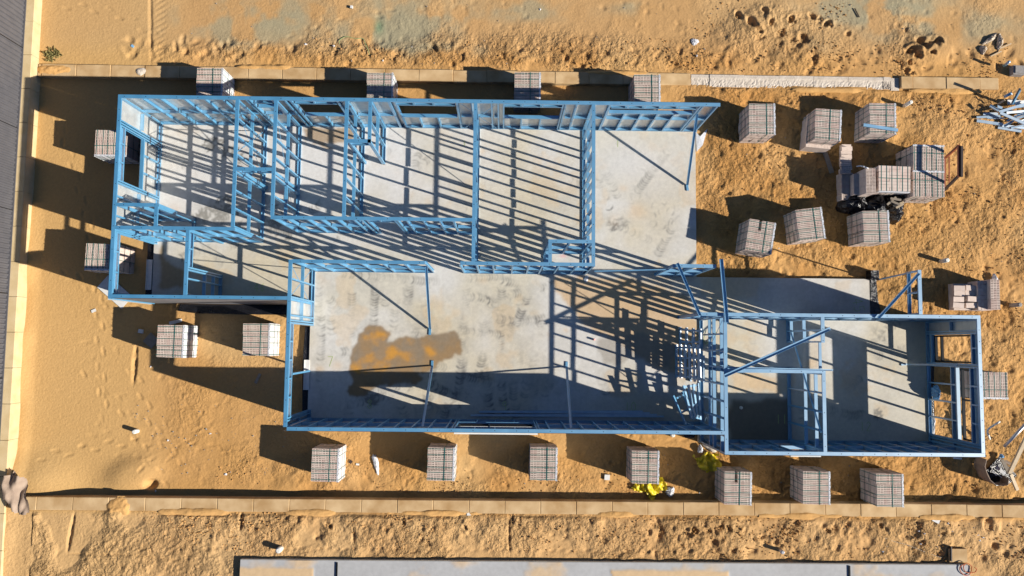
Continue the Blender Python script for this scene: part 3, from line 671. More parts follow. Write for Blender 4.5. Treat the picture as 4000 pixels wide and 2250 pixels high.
wall((10.74, 2.03), (10.74, .88), .45, nogs=(), h=.56, zb=1.84)
# lower beam closing the doorway in the small partition
b = MB(); b.chan((8.17, .13, 2.28), (8.17, -.657, 2.28), .07, .04); b.obj('door_lintel', STEEL, HOUSE)
# window and door frames
def frame_part(o, axis, c, a0, a1, z0, z1, m=FRAMEB, name='window_frame', t=.045, mull=(), tran=()):
    b = MB()
    def bx(u0, u1, za, zb):
        if axis == 'y': b.box(c-.035, u0, za, c+.035, u1, zb)
        else: b.box(u0, c-.035, za, u1, c+.035, zb)
    bx(a0, a1, z0, z0+t); bx(a0, a1, z1-t, z1); bx(a0, a0+t, z0+t, z1-t); bx(a1-t, a1, z0+t, z1-t)
    for u in mull: bx(u-t/2, u+t/2, z0+t, z1-t)
    for z in tran: bx(a0+t, a1-t, z-t/2, z+t/2)
    b.obj(name, m, HOUSE)
frame_part(0, 'y', 12.30, -.37, .38, .31, 2.09, tran=(.62,))
frame_part(0, 'y', 12.30, -2.41, -.51, 1.50, 1.99, mull=(-1.35,))
frame_part(0, 'x', -2.21, -1.18, .85, .76, 1.89, mull=(-.35,))
b = MB(); b.box(-1.24, -2.335, .72, .92, -2.238, .745); b.box(-1.24, -2.32, 1.93, .92, -2.238, 2.0); b.obj('window_sill', WHITE, HOUSE)
b = MB(); b.box(7.42, -2.80, 2.06, 8.2, -2.74, 2.13); b.obj('window_flashing', WHITE, HOUSE)
for (x, y0, y1) in [(-10.17, 1.45, 2.32), (-5.58, -1.35, -.50)]:
    b = MB(); b.box(x-.075, y0, -.02, x+.075, y1, .02); b.box(x-.075, y0, .02, x-.06, y1, .05); b.obj('door_track', WHITE, HOUSE)
# props and loose braces screwed to the frames
def prop(p, q, w=.065, d=.035, foot=False, name='prop_brace'):
    b = MB(); up = (0, 0, 1)
    b.chan(p, q, w, d, .004, up=up, flip=True)
    if foot:
        f = Vector(q); dirv = (Vector((q[0]-p[0], q[1]-p[1], 0))).normalized()
        e = f+dirv*.17; b.chan((f.x, f.y, .03), (e.x, e.y, .03), w, d, .004, up=up, flip=False)
    b.obj(name, STEEL, HOUSE)
def P(px, py, z): return (*un(px, py, z), z)
prop(P(2722,445,2.0), P(2684,722,.03), foot=True)
prop(P(1665,1043,2.15), P(1680,1285,.03), foot=True)
prop(P(1651,1666,2.1), P(1688,1432,.03), foot=True)
prop(P(2230,1672,2.1), P(2213,1436,.03), foot=True)
prop(P(1144,1461,2.05), P(1212,1449,.05), .05, .03)
prop(P(3740,1426,1.9), P(3545,1423,.05), .05, .03, True)
prop(P(2645,1028,2.45), P(2735,1236,2.45), .075, .04, name='loose_beam')
prop(P(2816,1012,2.45), P(2839,1262,2.45), .095, .04, name='loose_beam')
prop(P(2830,1468,2.45), P(3243,1283,2.52), .085, .04, name='loose_beam')
prop(P(3430,1242,2.45), P(3590,1066,2.47), .07, .04, name='loose_beam')
prop(P(2842,1435,2.40), P(3254,1446,2.40), .04, .03, name='loose_beam')
prop(P(3088,1297,.9), P(3207,1690,2.2), .04, .02, name='loose_beam')
prop(P(2322,1060,2.3), P(2612,1053,2.3), .03, .015, name='loose_beam')
prop(P(3432,1092,.12), P(3560,1063,2.2), .04, .02, name='loose_beam')

# leaning frames and steel lengths in the hall
def frame_thing(name, label, corners, n, rungs, w=.08):
    """corners: A-B first long member, C-D last long member (world points)"""
    A, B, Cc, D = [Vector(c) for c in corners]; r = tag(link(name, None, None, tuple(A)), label, 'steel frame'); 
    nrm = (B-A).cross(Cc-A).normalized(); nrm = nrm if nrm.z > 0 else -nrm
    for i in range(n):
        k = i/(n-1); b = MB(); b.chan(A.lerp(Cc, k)-A, B.lerp(D, k)-A, w, .04, .004, up=nrm); b.obj('long_member', STEEL, r)
    for t in rungs:
        b = MB(); b.chan(A.lerp(B, t)-A-nrm*.006, Cc.lerp(D, t)-A-nrm*.006, .05, .034, .004, up=nrm); b.obj('cross_member', STEEL, r)
    return r
frame_thing('leaning_frame', 'upper blue steel frame leaning on the wall of narrow studs in the hall', [P(2733,1284,1.05), P(2733,1345,1.05), (5.06, .55, .02), (5.06, .05, .02)], 4, (.15, .85), w=.1)
frame_thing('leaning_frame', 'long dark blue frame standing in shade right of the hall floor', [P(2726,1345,1.0), P(2733,1482,1.0), (4.95, .05, .02), (4.95, -.9, .02)], 6, (.1, .4, .7, .95), w=.1)
frame_thing('leaning_frame', 'third blue frame resting between the stacked frames and the narrow stud wall', [P(2745,1388,.9), P(2745,1495,.9), (5.35, -.2, .02), (5.35, -1.0, .02)], 4, (.1, .5, .9), w=.1)
frame_thing('leaning_frame', 'tilted ladder-like blue frame in the bottom right corner of the hall', [P(2672,1505,.80), P(2704,1635,.80), P(2728,1497,.35), P(2738,1640,.35)], 4, (.05, .6, .97))
r = frame_thing('leaning_frame', 'single-rail blue frame lying at an angle left of the ladder-like frame', [P(2632,1545,.90), P(2682,1658,.90), P(2668,1528,.4), P(2712,1640,.4)], 2, (.12, .6))
b = MB()
for k in range(4): b.chan((-.9+.12*k, -2.02+.05*k-.04*(k % 2), .05+.002*k), (4.6-.2*k, -2.0+.045*k, .05), .05, .04, .004)
tag(b.obj('steel_lengths', STEELD), 'row of dark blue steel lengths lying on the slab along the bottom hall wall', 'steel section')

# ------------------------------------------------------------------ brick packs
BX, BY, BZ = .09, .292, .162
def brick_top(b, x0, y0, x1, y1, z, nx=2, ny=6, mi=0, rot=False, depth=.12, r=.0155):
    if rot: nx, ny = ny, nx
    dx = (x1-x0)/nx; dy = (y1-y0)/ny
    for i in range(nx):
        for j in range(ny):
            cx = x0+dx*(i+.5); cy = y0+dy*(j+.5); hx, hy = dx/2, dy/2; qx = qy = 0
            if not rot: qx = (.0035 if i == 0 else -.0035)
            else: qy = (.0035 if j == 0 else -.0035)
            sq = [(hx, 0), (hx, hy), (0, hy), (-hx, hy), (-hx, 0), (-hx, -hy), (0, -hy), (hx, -hy)]
            vs = [(cx+a, cy+c, z) for a, c in sq]+[(cx+qx+r*math.cos(t*math.pi/4), cy+qy+r*math.sin(t*math.pi/4), z) for t in range(8)]+[(cx+qx+r*math.cos(t*math.pi/4), cy+qy+r*math.sin(t*math.pi/4), z-depth) for t in range(8)]
            fs = [(k, (k+1) % 8, 8+(k+1) % 8, 8+k) for k in range(8)]+[(8+k, 8+(k+1) % 8, 16+(k+1) % 8, 16+k) for k in range(8)]+[tuple(range(16, 24))]
            b.add(vs, fs, mi)
def brick(b, x0, y0, z0, x1, y1, z1, holes=False, mi=0, rot=False):
    if not holes: b.box(x0, y0, z0, x1, y1, z1, mi); return
    b.add([(x0,y0,z0),(x1,y0,z0),(x1,y1,z0),(x0,y1,z0),(x0,y0,z1),(x1,y0,z1),(x1,y1,z1),(x0,y1,z1)], [(0,3,2,1),(0,1,5,4),(1,2,6,5),(2,3,7,6),(3,0,4,7)], mi)
    brick_top(b, x0, y0, x1, y1, z1, mi=mi, rot=rot)
def pack_mesh(seed, nx=8, ny=3, nz=6, miss=()):
    rd = random.Random(seed); b = MB(); g = .0018
    sh = [[(rd.uniform(-.011, .011), rd.uniform(-.006, .006)) for _ in range(ny)] for _ in range(nz)]
    for k in range(nz):
        for j in range(ny):
            for i in range(nx):
                if k == 1 and i in (2, 5): continue
                if (i, j, k) in miss: continue
                if 0 < k < nz-1 and 0 < i < nx-1 and 0 < j < ny-1: continue
                ox, oy = sh[k][j]; ox += rd.uniform(-.0015, .0015); oy += rd.uniform(-.004, .004)
                x0 = (i-nx/2)*BX+g+ox; y0 = (j-ny/2)*BY+g+oy+(j-1)*.004; z0 = k*BZ+.001
                brick(b, x0, y0, z0, x0+BX-2*g, y0+BY-2*g, z0+BZ-.002, k == nz-1, 1 if (rd.random() < .25) else 0)
    return b.mesh('brick_stack', [BRICK, BRICKP])
PACKS = [pack_mesh(s) for s in (1, 2, 3, 4, 5, 6, 7, 8)]
PACKMISS = pack_mesh(9, miss={(3, 2, 5)})
HX, HY, HZ = .372, .450, .974
def strap_cross():
    b = MB(); w = .007; t = .0025
    b.box(-HX-t, -w, HZ, HX+t, w, HZ+t); b.box(-HX-t, -w, 0, -HX, w, HZ); b.box(HX+.012, -w, 0, HX+.012+t, w, HZ); b.box(HX, -w, HZ+.0045, HX+.012+t, w, HZ+.007); return b.mesh('strap', STRAP)
def strap_long():
    b = MB(); w = .0075; t = .003; z = HZ+.0045
    b.box(-w, -HY-t, z, w, HY+t, z+t); b.box(-w, -HY-t, 0, w, -HY, z); b.box(-w, HY, 0, w, HY+t, z); return b.mesh('strap', STRAP)
def strap_belt(z):
    b = MB(); w = .007; t = .003
    b.box(-HX-t, -HY-.006, z-w, HX+.017, -HY-.003, z+w); b.box(-HX-t, HY+.003, z-w, HX+.017, HY+.006, z+w); b.box(-HX-.006, -HY, z-w, -HX-.003, HY, z+w); b.box(HX+.016, -HY, z-w, HX+.019, HY, z+w); return b.mesh('strap', STRAPD)
SC, SL, SB = strap_cross(), strap_long(), strap_belt(.62)
def protector():
    rd = random.Random(3); b = MB(); n = 26
    for i in range(n):
        y0 = -HY+2*HY*i/n; y1 = -HY+2*HY*(i+1)/n
        def xo(y): return HX+.008+.006*math.sin(y*23)+.004*math.sin(y*51)
        b.add([(HX-.040, y0, HZ+.003), (xo(y0), y0, HZ+.004), (xo(y1), y1, HZ+.004), (HX-.040, y1, HZ+.003)], [(0, 1, 2, 3)])
        b.add([(xo(y0), y0, HZ+.004), (xo(y0)+.003, y0, .12), (xo(y1)+.003, y1, .12), (xo(y1), y1, HZ+.004)], [(0, 1, 2, 3)])
        if rd.random() < .6: b.add([(HX-.02, y0+.004, HZ+.0055), (HX-.004, y0+.004, HZ+.0055), (HX-.004, y0+.016, HZ+.0055), (HX-.02, y0+.016, HZ+.0055)], [(0, 1, 2, 3)], 1)
    return b.mesh('edge_protector', [PLASW, PRINT])
PROT = protector()
pk0 = [None]; GRP = 'strapped packs of bricks around the house'
def pack(px, py, rot, label, orient=0, me=None, zg=None, mirror=False, sunk=0):
    """px,py = centre of the top face"""
    z0 = zg if zg is not None else -.13
    for _ in range(2):
        x, y = un(px, py, z0+HZ)
        if zg is None: z0 = zat(x, y)
    rz = math.radians(-rot)+YAW*0+{0: 0, 1: -math.pi/2, 2: math.pi/2, 3: math.pi}[orient]
    r = thing('brick_pack', label, 'brick pack', (x, y, z0-.01), rz, GRP)
    link('brick_stack', me or random.choice(PACKS), r)
    for yy in (-.40, -.23, -.10, .07, .24, .39): link('strap', SC, r, (0, yy+random.uniform(-.02, .02), 0), random.uniform(-.012, .012))
    link('strap', SL, r, (.10+random.uniform(-.05, .05), 0, 0)); link('strap', SB, r); link('strap', SB, r, (0, 0, -.32))
    link('edge_protector', PROT, r)
    return r
pack(817, 325, 0, 'leftmost brick pack of the row behind the top wall of the house, half shaded', mirror=True)
pack(1483, 343, 0, 'second brick pack from the left behind the top wall of the house')
pack(2060, 342, 0, 'third brick pack from the left behind the top wall of the house')
pack(2528, 350, 0, 'fully sunlit brick pack behind the top wall of the house')
pack(2977, 464, 0, 'brick pack just right of the pointed end of the top house wall')
pack(3235, 486, 3.5, 'brick pack with shifted lower layers above the fallen timber plank')
pack(3449, 462, 1, 'brick pack with a blue steel length lying across its top')
pack(3629, 617, 1, 'upper of the two brick packs shaded by the red timber frame', 2)
pack(3629, 718, 1, 'lower of the two brick packs against the red timber frame', 2)
pack(3423, 884, -1.5, 'brick pack below the black rubbish bags')
pack(3166, 875, -7, 'tilted brick pack left of the one below the rubbish bags')
pack(2971, 923, 9.5, 'twisted brick pack nearest the right edge of the big bare slab room', me=PACKMISS)
pack(433, 558, 0, 'upper brick pack on the left side, partly under the frame of the window wall', 1)
pack(396, 1003, 1, 'lower brick pack on the left side, partly seen through the door opening', 1)
pack(664, 1333, .6, 'brick pack with a white cup and dark sheet lying to its left')
pack(1000, 1326, 0, 'brick pack left of the large sliding door opening of the hall')
pack(1269, 1817, 1, 'leftmost brick pack of the bottom row')
pack(1721, 1813, 1, 'second brick pack from the left in the bottom row')
pack(2123, 1813, .6, 'third brick pack from the left in the bottom row')
pack(2521, 1825, 1, 'bottom row brick pack with yellow plastic under its lower edge')
pack(2883, 1908, 1.5, 'bottom row brick pack right below the yellow bag and the step of the house wall', me=PACKMISS)
pack(3190, 1906, 1, 'second brick pack from the right in the bottom row')
pack(3477, 1916, .6, 'rightmost brick pack of the bottom row')
pack(3876, 1505, .5, 'brick pack at the far right seen partly through the high window', 1)
# shifted lower tier under one pack
b = MB()
for k in range(3):
    for j in range(3):
        for i in range(8):
            if 0 < i < 7 and j == 1: continue
            brick(b, (i-4)*BX+.002, (j-1.5)*BY+.002, k*BZ, (i-3)*BX-.002, (j-.5)*BY-.002, (k+1)*BZ-.003)
x, y = un(3200, 520, .35); t = thing('brick_stack', 'lower shifted tier of bricks sticking out under the pack above the timber plank', 'brick stack', (x, y, -.14), math.radians(-5)); b.obj('brick_tier', [BRICK], t)

# pack lying with brick faces up
def plain_pack(px, py, w, l, h, rot, label, nx, ny, holes=False, zg=-.12, name='brick_pack', straps=True):
    x, y = un(px, py, zg+h); r = thing(name, label, 'brick pack', (x, y, zg), math.radians(-rot)); b = MB(); rd = random.Random(px)
    nz = max(1, round(h/.162))
    for k in range(nz):
        for j in range(ny):
            for i in range(nx):
                if 0 < i < nx-1 and 0 < j < ny-1 and k < nz-1: continue
                x0 = -w/2+w*i/nx+rd.uniform(-.006, .006); y0 = -l/2+l*j/ny+rd.uniform(-.004, .004)
                brick(b, x0+.003, y0+.003, h*k/nz, x0+w/nx-.003, y0+l/ny-.003, h*(k+1)/nz-.003, holes and k == nz-1, rd.random() < .3)
    b.obj('brick_stack', [BRICK, BRICKP], r)
    if straps:
        for i in range(6):
            s = MB(); xx = -w/2+w*(i+.5)/6; s.box(xx-.007, -l/2-.004, h, xx+.007, l/2+.004, h+.003); s.box(xx-.007, -l/2-.004, 0, xx+.007, -l/2-.001, h); s.obj('strap', STRAP, r)
        s = MB(); s.box(-w/2, -.008, h+.004, w/2, .008, h+.008); s.obj('strap', STRAP, r)
    return r
r = plain_pack(3495, 697, .90, .72, .98, 1.5, 'brick pack with plain brick faces up crossed by the diagonal frame shadow', 3, 8)
b = MB(); b.box(-.44, -.39, .82, .44, -.365, .97); b.obj('edge_protector', PLASW, r)
plain_pack(3402, 705, .27, .72, .98, 0, 'narrow leftover brick pack left of the one with plain faces up', 3, 3, True, straps=False)
plain_pack(3355, 720, .30, .60, .55, 0, 'stepped pile of bricks left of the narrow leftover pack', 3, 3, False, straps=False, name='brick_stack')
def loose(px, py, z, label, w=.30, l=.16, h=.09, rot=0, name='loose_brick', holes=False, grp='loose bricks'):
    x, y = un(px, py, z+h); b = MB(); brick(b, -w/2, -l/2, 0, w/2, l/2, h, holes, 0, rot=w > l)
    o = b.obj(name, [BRICK, BRICKP]); o.location = (x, y, z); o.rotation_euler = (random.uniform(-.06, .06), random.uniform(-.06, .06), math.radians(-rot)); tag(o, label, 'brick', grp); return o
plain_pack(3310, 728, .34, .80, .33, 0, 'low shaded stack of holed bricks at the left end of the brick group', 1, 9, True, straps=False, name='brick_stack')
for i, (py, z, hl, lb) in enumerate([(580, .22, 0, 'topmost loose brick of the column beside the fallen plank'), (594, .2, 0, 'second loose brick from the top of the column beside the plank'), (611, .24, 0, 'loose brick set askew third from the top of the left column'),
                       (624, .34, 0, 'bright tilted loose brick on the upper half of the left brick column'), (640, .40, 1, 'raised half shaded holed brick on the left brick column'), (655, .38, 1, 'holed brick just below the raised one on the left brick column'), (668, .36, 1, 'lowest holed loose brick above the shaded stack'),
                       (768, .22, 1, 'single brick with white paint mark at the foot of the shaded stack')]):
    loose(3308+random.uniform(-6, 8), py, z-.12, lb, .31, .12, .10, random.uniform(-6, 6), holes=bool(hl))
b = MB(); b.box(-.135, -.3, 0, .135, .3, .2); o = b.obj('brick_stack', BRICK); o.location = (*un(3303, 606, -.02), -.14); tag(o, 'base of bricks under the topmost loose bricks of the left column', 'brick stack'); 
# unstrapped stack at far right
r = plain_pack(3888, 1150, .27, .86, .66, .5, 'holed brick half of the unstrapped stack at the far right edge', 3, 3, True, straps=False, name='brick_stack')
plain_pack(3845, 1155, .36, .84, .50, .5, 'plain stepped middle part of the unstrapped stack at the far right', 4, 8, False, straps=False, name='brick_stack')
k = 0
for i, px in enumerate((3745, 3795)):
    for j, py in enumerate((1126, 1146, 1168, 1192)):
        loose(px+random.uniform(-5, 5)+(2 if j > 1 else 0), py, .12+.1*random.random(), ['outer', 'inner'][i]+' loose brick, number '+['one', 'two', 'three', 'four'][j]+' from the top of the stepped far right stack', .31, .15, .16, random.uniform(-4, 6), grp='loose bricks on the far right stack')
b = MB(); b.box(-.38, -.38, 0, .30, .38, .25); o = b.obj('brick_stack', BRICK); o.location = (*un(3775, 1160, .1), -.14); tag(o, 'lowest course of bricks under the loose bricks at the far right', 'brick stack')

# ------------------------------------------------------------------ small things
def tubething(name, label, cat, pts, r, m, group=None, n=8):
    b = MB(); o0 = Vector(pts[0]); b.tube([Vector(p)-o0 for p in pts], r, n); o = b.obj(name, m, None, True); o.location = o0; return tag(o, label, cat, group)
def crumple(name, label, cat, px, py, z, rx, ry, h, m, seed, rot=0, group=None, n=18, sharp=.55):
    x, y = un(px, py, z+h*.5); rd = np.random.default_rng(seed)
    t = np.linspace(0, 2*np.pi, n*2, endpoint=False); vs = []; fs = []
    rings = 8
    rad = 1+sharp*.5*(rd.random(n*2)-.5)+.15*np.sin(3*t+seed)
    for k in range(rings):
        f = k/(rings-1)
        for i, a in enumerate(t):
            q = math.sqrt(1-f**2*.98) if k < rings-1 else .08
            w = 1+sharp*.35*(rd.random()-.5)
            vs.append((rx*rad[i]*q*w*math.cos(a), ry*rad[i]*q*w*math.sin(a), h*f*(1+sharp*.7*(rd.random()-.5))))
    m2 = len(t)
    for k in range(rings-1):
        for i in range(m2): fs.append((k*m2+i, k*m2+(i+1) % m2, (k+1)*m2+(i+1) % m2, (k+1)*m2+i))
    fs.append(tuple((rings-1)*m2+i for i in range(m2)))
    b = MB(); b.add(vs, fs); o = b.obj(name, m); o.location = (x, y, z-.005); o.rotation_euler = (0, 0, rot); return tag(o, label, cat, group)
def board(name, label, cat, p, q, w, t, m, group=None, end=0):
    b = MB(); p = Vector(p); q = Vector(q); X = (q-p); L = X.length; X.normalize(); Z = Vector((0, 0, 1)); Z = (Z-X*Z.dot(X)).normalized(); Y = Z.cross(X)
    T = Matrix((X, Y, Z)).transposed().to_4x4(); b.tbox(T, 0, -w/2, 0, L, w/2, t); e = .0
    o = b.obj(name, m); o.location = p; return tag(o, label, cat, group)
def G(px, py, dz=0.):
    x, y, z = gp(px, py, dz); return (x, y, z+dz)
def pipe(px, py, h, r, m, label, lean=(0, 0)):
    x, y, z = gp(px, py, h); t = thing('standing_pipe', label, 'pipe', (x, y, z)); b = MB(); b.cyl((-lean[0], -lean[1], -.1), (0, 0, h), r, 16); b.obj('pipe_body', m, t, True)
    b = MB(); b.cyl((0, 0, h+.0), (0, 0, h+.008), r*.72, 14); b.obj('pipe_mouth', JARD if r < .05 else m, t); return t
pipe(523, 1687, .22, .06, PVC, 'white capped pipe standing in bare sand at lower left')
pipe(3559, 398, .38, .055, PVC, 'pale pipe standing in sand below the tan end of the top wall')
pipe(3701, 1016, .33, .062, PVC, 'white pipe standing alone in sand right of the brick packs')
pipe(1087, 2151, .25, .075, PVC, 'white pipe with an elbow above the neighbouring slab')
pipe(3058, 2158, .22, .05, GALV, 'small grey pipe beside the neighbouring slab')
pipe(2629, 1700, .15, .06, PVC, 'open white pipe end below the bottom wall of the hall')
pipe(3985, 1190, .4, .06, CEMENT, 'grey pipe at the far right edge of the photo')
for (px, py, z, r, m, lb) in [(2321, 1326, .10, .03, PINK, 'short pink pipe stub on the hall slab'), (2896, 1593, .05, .045, PVC, 'round white floor waste in the dark room'), (1500, 700, .02, .0, PVC, '')]:
    if r:
        x, y = un(px, py, z); b = MB(); b.cyl((x, y, 0), (x, y, z), r, 14); tag(b.obj('pipe_stub', m, None, True), lb, 'pipe')
# black membranes and a dark rebate strip beside the slab
def membrane(label, pts, z=-.11, m=BLACKP, name='plastic_membrane', cat='plastic sheet'):
    b = MB(); n = len(pts); b.add([(p[0], p[1], z+.02*math.sin(i*2.3)) for i, p in enumerate(pts)]+[(p[0], p[1], z-.06) for p in pts], [tuple(range(n))]+[(i, (i+1) % n, n+(i+1) % n, n+i)[::-1] for i in range(n)]); return tag(b.obj(name, m), label, cat)
membrane('black membrane strip along the shaded outer foot of the small room', [(-9.3,1.06),(-9.35,.86),(-8.9,.80),(-8,.79),(-7,.78),(-6,.79),(-5.6,.80),(-5.6,1.06)])
membrane('black strip for the shaded slab rebate outside the left door opening of the small room', [(-10.28,2.83),(-10.27,2.2),(-10.29,1.5),(-10.27,1.15),(-10.08,1.15),(-10.08,2.83)], -.05)  # black sheet stands in for the shade in the slab rebate
membrane('black membrane strip outside the sliding door opening of the hall', [(-5.68,.45),(-5.72,-.6),(-5.7,-1.5),(-5.68,-2.1),(-5.53,-2.1),(-5.53,.45)], -.05)
membrane('black membrane flap at the corner between the hall wall and the wing', [(5.1,-2.25),(5.15,-2.5),(5.25,-2.62),(5.5,-2.6),(5.6,-2.3)], -.08)
membrane('black membrane along the outer foot of the right wing', [(12.31,.9),(12.34,-.5),(12.33,-2.7),(12.42,-2.7),(12.46,-.6),(12.43,.9)], -.1)
membrane('black plastic patch at the end of the covered porch slab', [un(*q, -.02) for q in [(3398,1066),(3402,1058),(3432,1064),(3424,1100),(3430,1170),(3445,1230),(3398,1240)]], -.03)
membrane('silver grey membrane flap at the top right corner of the big slab room', [(5.6,6.3),(5.72,6.15),(5.95,6.4),(5.8,5.9),(5.62,5.7)], -.05, PLASW)
b = MB(); b.box(-.12, -.14, 0, .12, .14, .30); o = b.obj('post_base', BLACKP); o.location = (*un(3415, 1075, .1), -.15); tag(o, 'black plastic wrapped post base at the corner of the porch slab', 'post base')

def fold_sheet(name, label, cat, px, py, z, rx, ry, rot, h, m, seed, group=None):
    n = 30; xs = np.linspace(-rx*1.3, rx*1.3, n); ys = np.linspace(-ry*1.3, ry*1.3, n); X, Y = np.meshgrid(xs, ys)
    rr = np.abs(X/rx)**3+np.abs(Y/ry)**3+2.4*fbm(X, Y, .22, seed, 3); fold = np.abs(fbm(X+.5*Y, Y*.6-.3*X, .2, seed+3, 3))
    Z = h*(.15+2.6*fold+.6*fbm(X, Y, .12, seed+8, 2)); Z = np.maximum(Z, .008)
    o = grid_obj(name, xs, ys, Z, np.ones(X.shape+(3,), np.float32), m, rr[:-1, :-1] < 1.0, False); o.location = (*un(px, py, z+h*.5), z); o.rotation_euler = (0, 0, rot); return tag(o, label, cat, group)
# rubbish bags between the brick packs
RB = [(3345,790,.45,.38,.5,'left black rubbish bag behind the brick pack with a green strap'), (3420,805,.36,.4,.6,'shiny middle black rubbish bag above the brick pack'), (3495,795,.33,.36,.62,'open black rubbish bag holding broken timber'), (3500,840,.24,.22,.4,'small black rubbish bag at the lower right of the bags'), (3370,830,.35,.25,.35,'flat black rubbish bag in the shade nearest the brick pack')]
for i, (px, py, rx, ry, h, lb) in enumerate(RB): crumple('rubbish_bag', lb, 'rubbish bag', px, py, -.13, rx, ry, h, BLACKP, 60+i, group='black rubbish bags', sharp=.25, n=12)
for i, (a, c, lb) in enumerate([((3465,800),(3500,770),'long splinter of timber across the open black rubbish bag'), ((3490,805),(3530,790),'pale timber offcut in the open black rubbish bag'), ((3480,785),(3515,800),'short brown offcut in the open black rubbish bag'), ((3500,812),(3528,797),'bright timber chip at the lower side of the open bag'), ((3478,775),(3520,782),'dark brown offcut at the top of the open bag')]):
    board('timber_offcut', lb, 'timber', P(*a, .5+.02*i), P(*c, .55+.02*i), .06, .02, TIMB if i in (1, 3) else TIMG)
tubething('plastic_strip', 'white plastic strip curling from the narrow leftover pack', 'plastic strip', [P(3346,650,.7), P(3362,648,.78), P(3378,652,.85), P(3392,658,.87)], .018, PLASW)
# red timber frame leaning on the packs
r = thing('timber_door_frame', 'red-brown timber door frame leaning against the right brick packs', 'door frame')
za, zb = .0, 1.15
b = MB(); A = P(3753, 572, 1.0); Bq = P(3753, 690, 1.0)
ra = Vector(P(3753,571,.86)); rb = Vector(P(3753,690,.86)); la = Vector(P(3689,622,.84)); lb_ = Vector(P(3689,742,.84))
def bar(b, p, q, w, d): b.chan(p, q, w, d, d*.49, up=(0, 0, 1)); 
def solid(p, q, w, t, m, name, par):
    b = MB(); p = Vector(p); q = Vector(q); X = (q-p); L = X.length; X.normalize(); Z = Vector((0, 0, 1)); Z = (Z-X*Z.dot(X)).normalized(); Y = Z.cross(X)
    T = Matrix((X, Y, Z)).transposed().to_4x4(); T.translation = p; b.tbox(T, 0, -w/2, -t, L, w/2, 0); return b.obj(name, m, par)
top1 = P(3758, 568, 1.75); top2 = P(3758, 690, 1.75); bt1 = P(3672, 640, -.1); bt2 = P(3684, 750, -.1)
lo1 = Vector((11.55, 3.75, .95)); 
solid(P(3748,570,1.3), P(3748,690,1.3), .07, .05, JARR, 'head_rail', r)
solid(P(3758,570,1.33), P(3758,690,1.33), .06, .05, JARD, 'outer_rail', r)
solid(P(3748,572,1.3), P(3692,622,.55), .06, .06, JARR, 'side_rail', r)
solid(P(3748,688,1.3), P(3690,746,.55), .06, .06, JARD, 'side_rail', r)
solid(P(3709,612,.7), P(3709,722,.7), .025, .03, JARR, 'cross_rail', r)
solid(P(3692,622,.55), P(3690,746,.55), .06, .06, JARR, 'foot_rail', r)
solid(P(3692,622,.55), (*un(3660,650,-.1), -.15), .05, .05, JARD, 'leg', r); solid(P(3690,746,.55), (*un(3665,770,-.1), -.15), .05, .05, JARD, 'leg', r)
board('timber_plank', 'grey timber plank lying in shade below the shifted brick pack', 'plank', G(3221,596,.02), G(3249,676,.03), .13, .03, TIMG)
# blue length on a pack
b = MB(); p = Vector(P(3374,487,1.0)); q = Vector(P(3508,508,.98)); b.chan((0, 0, 0), q-p, .085, .04, .004); o = b.obj('steel_length', STEEL); o.location = p; tag(o, 'single blue steel length lying across a brick pack near the top right', 'steel section')

# steel offcut pile at the right edge
OFF = [((3816,471),(3918,486),.085,.06,'wide white-lit length at the lower left front of the blue steel offcut pile'), ((3855,462),(3921,463),.045,.08,'short narrow length just above the wide front piece of the offcut pile'), ((3815,458),(3908,453),.06,.10,'thin slanted length second from the front of the offcut pile'),
       ((3841,445),(3899,444),.07,.08,'short grooved blue length at the left side of the offcut pile'), ((3898,499),(3990,514),.075,.05,'lowest length of the offcut pile next to bare sand'), ((3908,440),(4020,489),.08,.34,'long blue length lying diagonally on top of the offcut pile'),
       ((3903,437),(4020,402),.075,.28,'pale blue length rising to the right at the top of the offcut pile'), ((3866,414),(3900,434),.085,.30,'stubby blue piece pointing out of the upper left of the pile'), ((3897,415),(3916,422),.08,.26,'small white-lit tab piece at the upper edge of the pile'),
       ((3932,440),(4020,433),.07,.24,'blue length just under the rising top piece of the pile'), ((3962,456),(4020,438),.06,.2,'upper of the parallel thin lengths in the middle of the pile'), ((3972,462),(4020,446),.05,.2,'middle of the parallel thin lengths in the pile'),
       ((3934,474),(3957,459),.06,.16,'short upright-looking piece left of the pile centre'), ((3922,493),(3959,471),.07,.14,'short diagonal piece between the front lengths of the pile'), ((3915,490),(4020,502),.07,.10,'long bright length running right under the top diagonal'),
       ((3960,420),(4020,412),.05,.22,'thin length along the top rim of the offcut pile'), ((3975,478),(4020,462),.06,.17,'lowest of the parallel thin lengths in the pile'), ((3950,500),(4020,484),.05,.12,'thin crossing length near the bottom right of the pile'), ((3930,428),(3990,446),.06,.14,'half buried blue length inside the pile')]
for i, (a, c, w, z, lb) in enumerate(OFF):
    p = Vector(P(*a, z-.12+.02)); q = Vector(P(*c, z-.12+random.uniform(0, .08))); b = MB(); b.chan((0, 0, 0), q-p, w, .035, .004, up=(random.uniform(-.3, .3), random.uniform(-.3, .3), 1), flip=(i % 3 == 1))
    o = b.obj('steel_offcut', STEELD); o.location = p; tag(o, lb, 'steel offcut', 'blue steel offcuts in the pile at the right edge')
b = MB(); p = Vector(P(3957,405,.1)); q = Vector(P(3988,348,.85)); b.chan((0, 0, 0), q-p, .08, .04, .004, up=(.8, .2, .5)); o = b.obj('steel_offcut', STEEL); o.location = p; tag(o, 'dark blue length sticking up steeply behind the offcut pile', 'steel offcut', 'blue steel offcuts in the pile at the right edge')
tubething('steel_tube', 'rounded teal blue canister lying above the offcut pile', 'canister', [P(3922,378,.3), P(3953,364,.42)], .045, STEEL, n=14)
board('timber_offcut', 'yellowish timber offcut propped above the offcut pile', 'timber', P(3897,407,.1), P(3926,390,.28), .05, .03, TIMB)
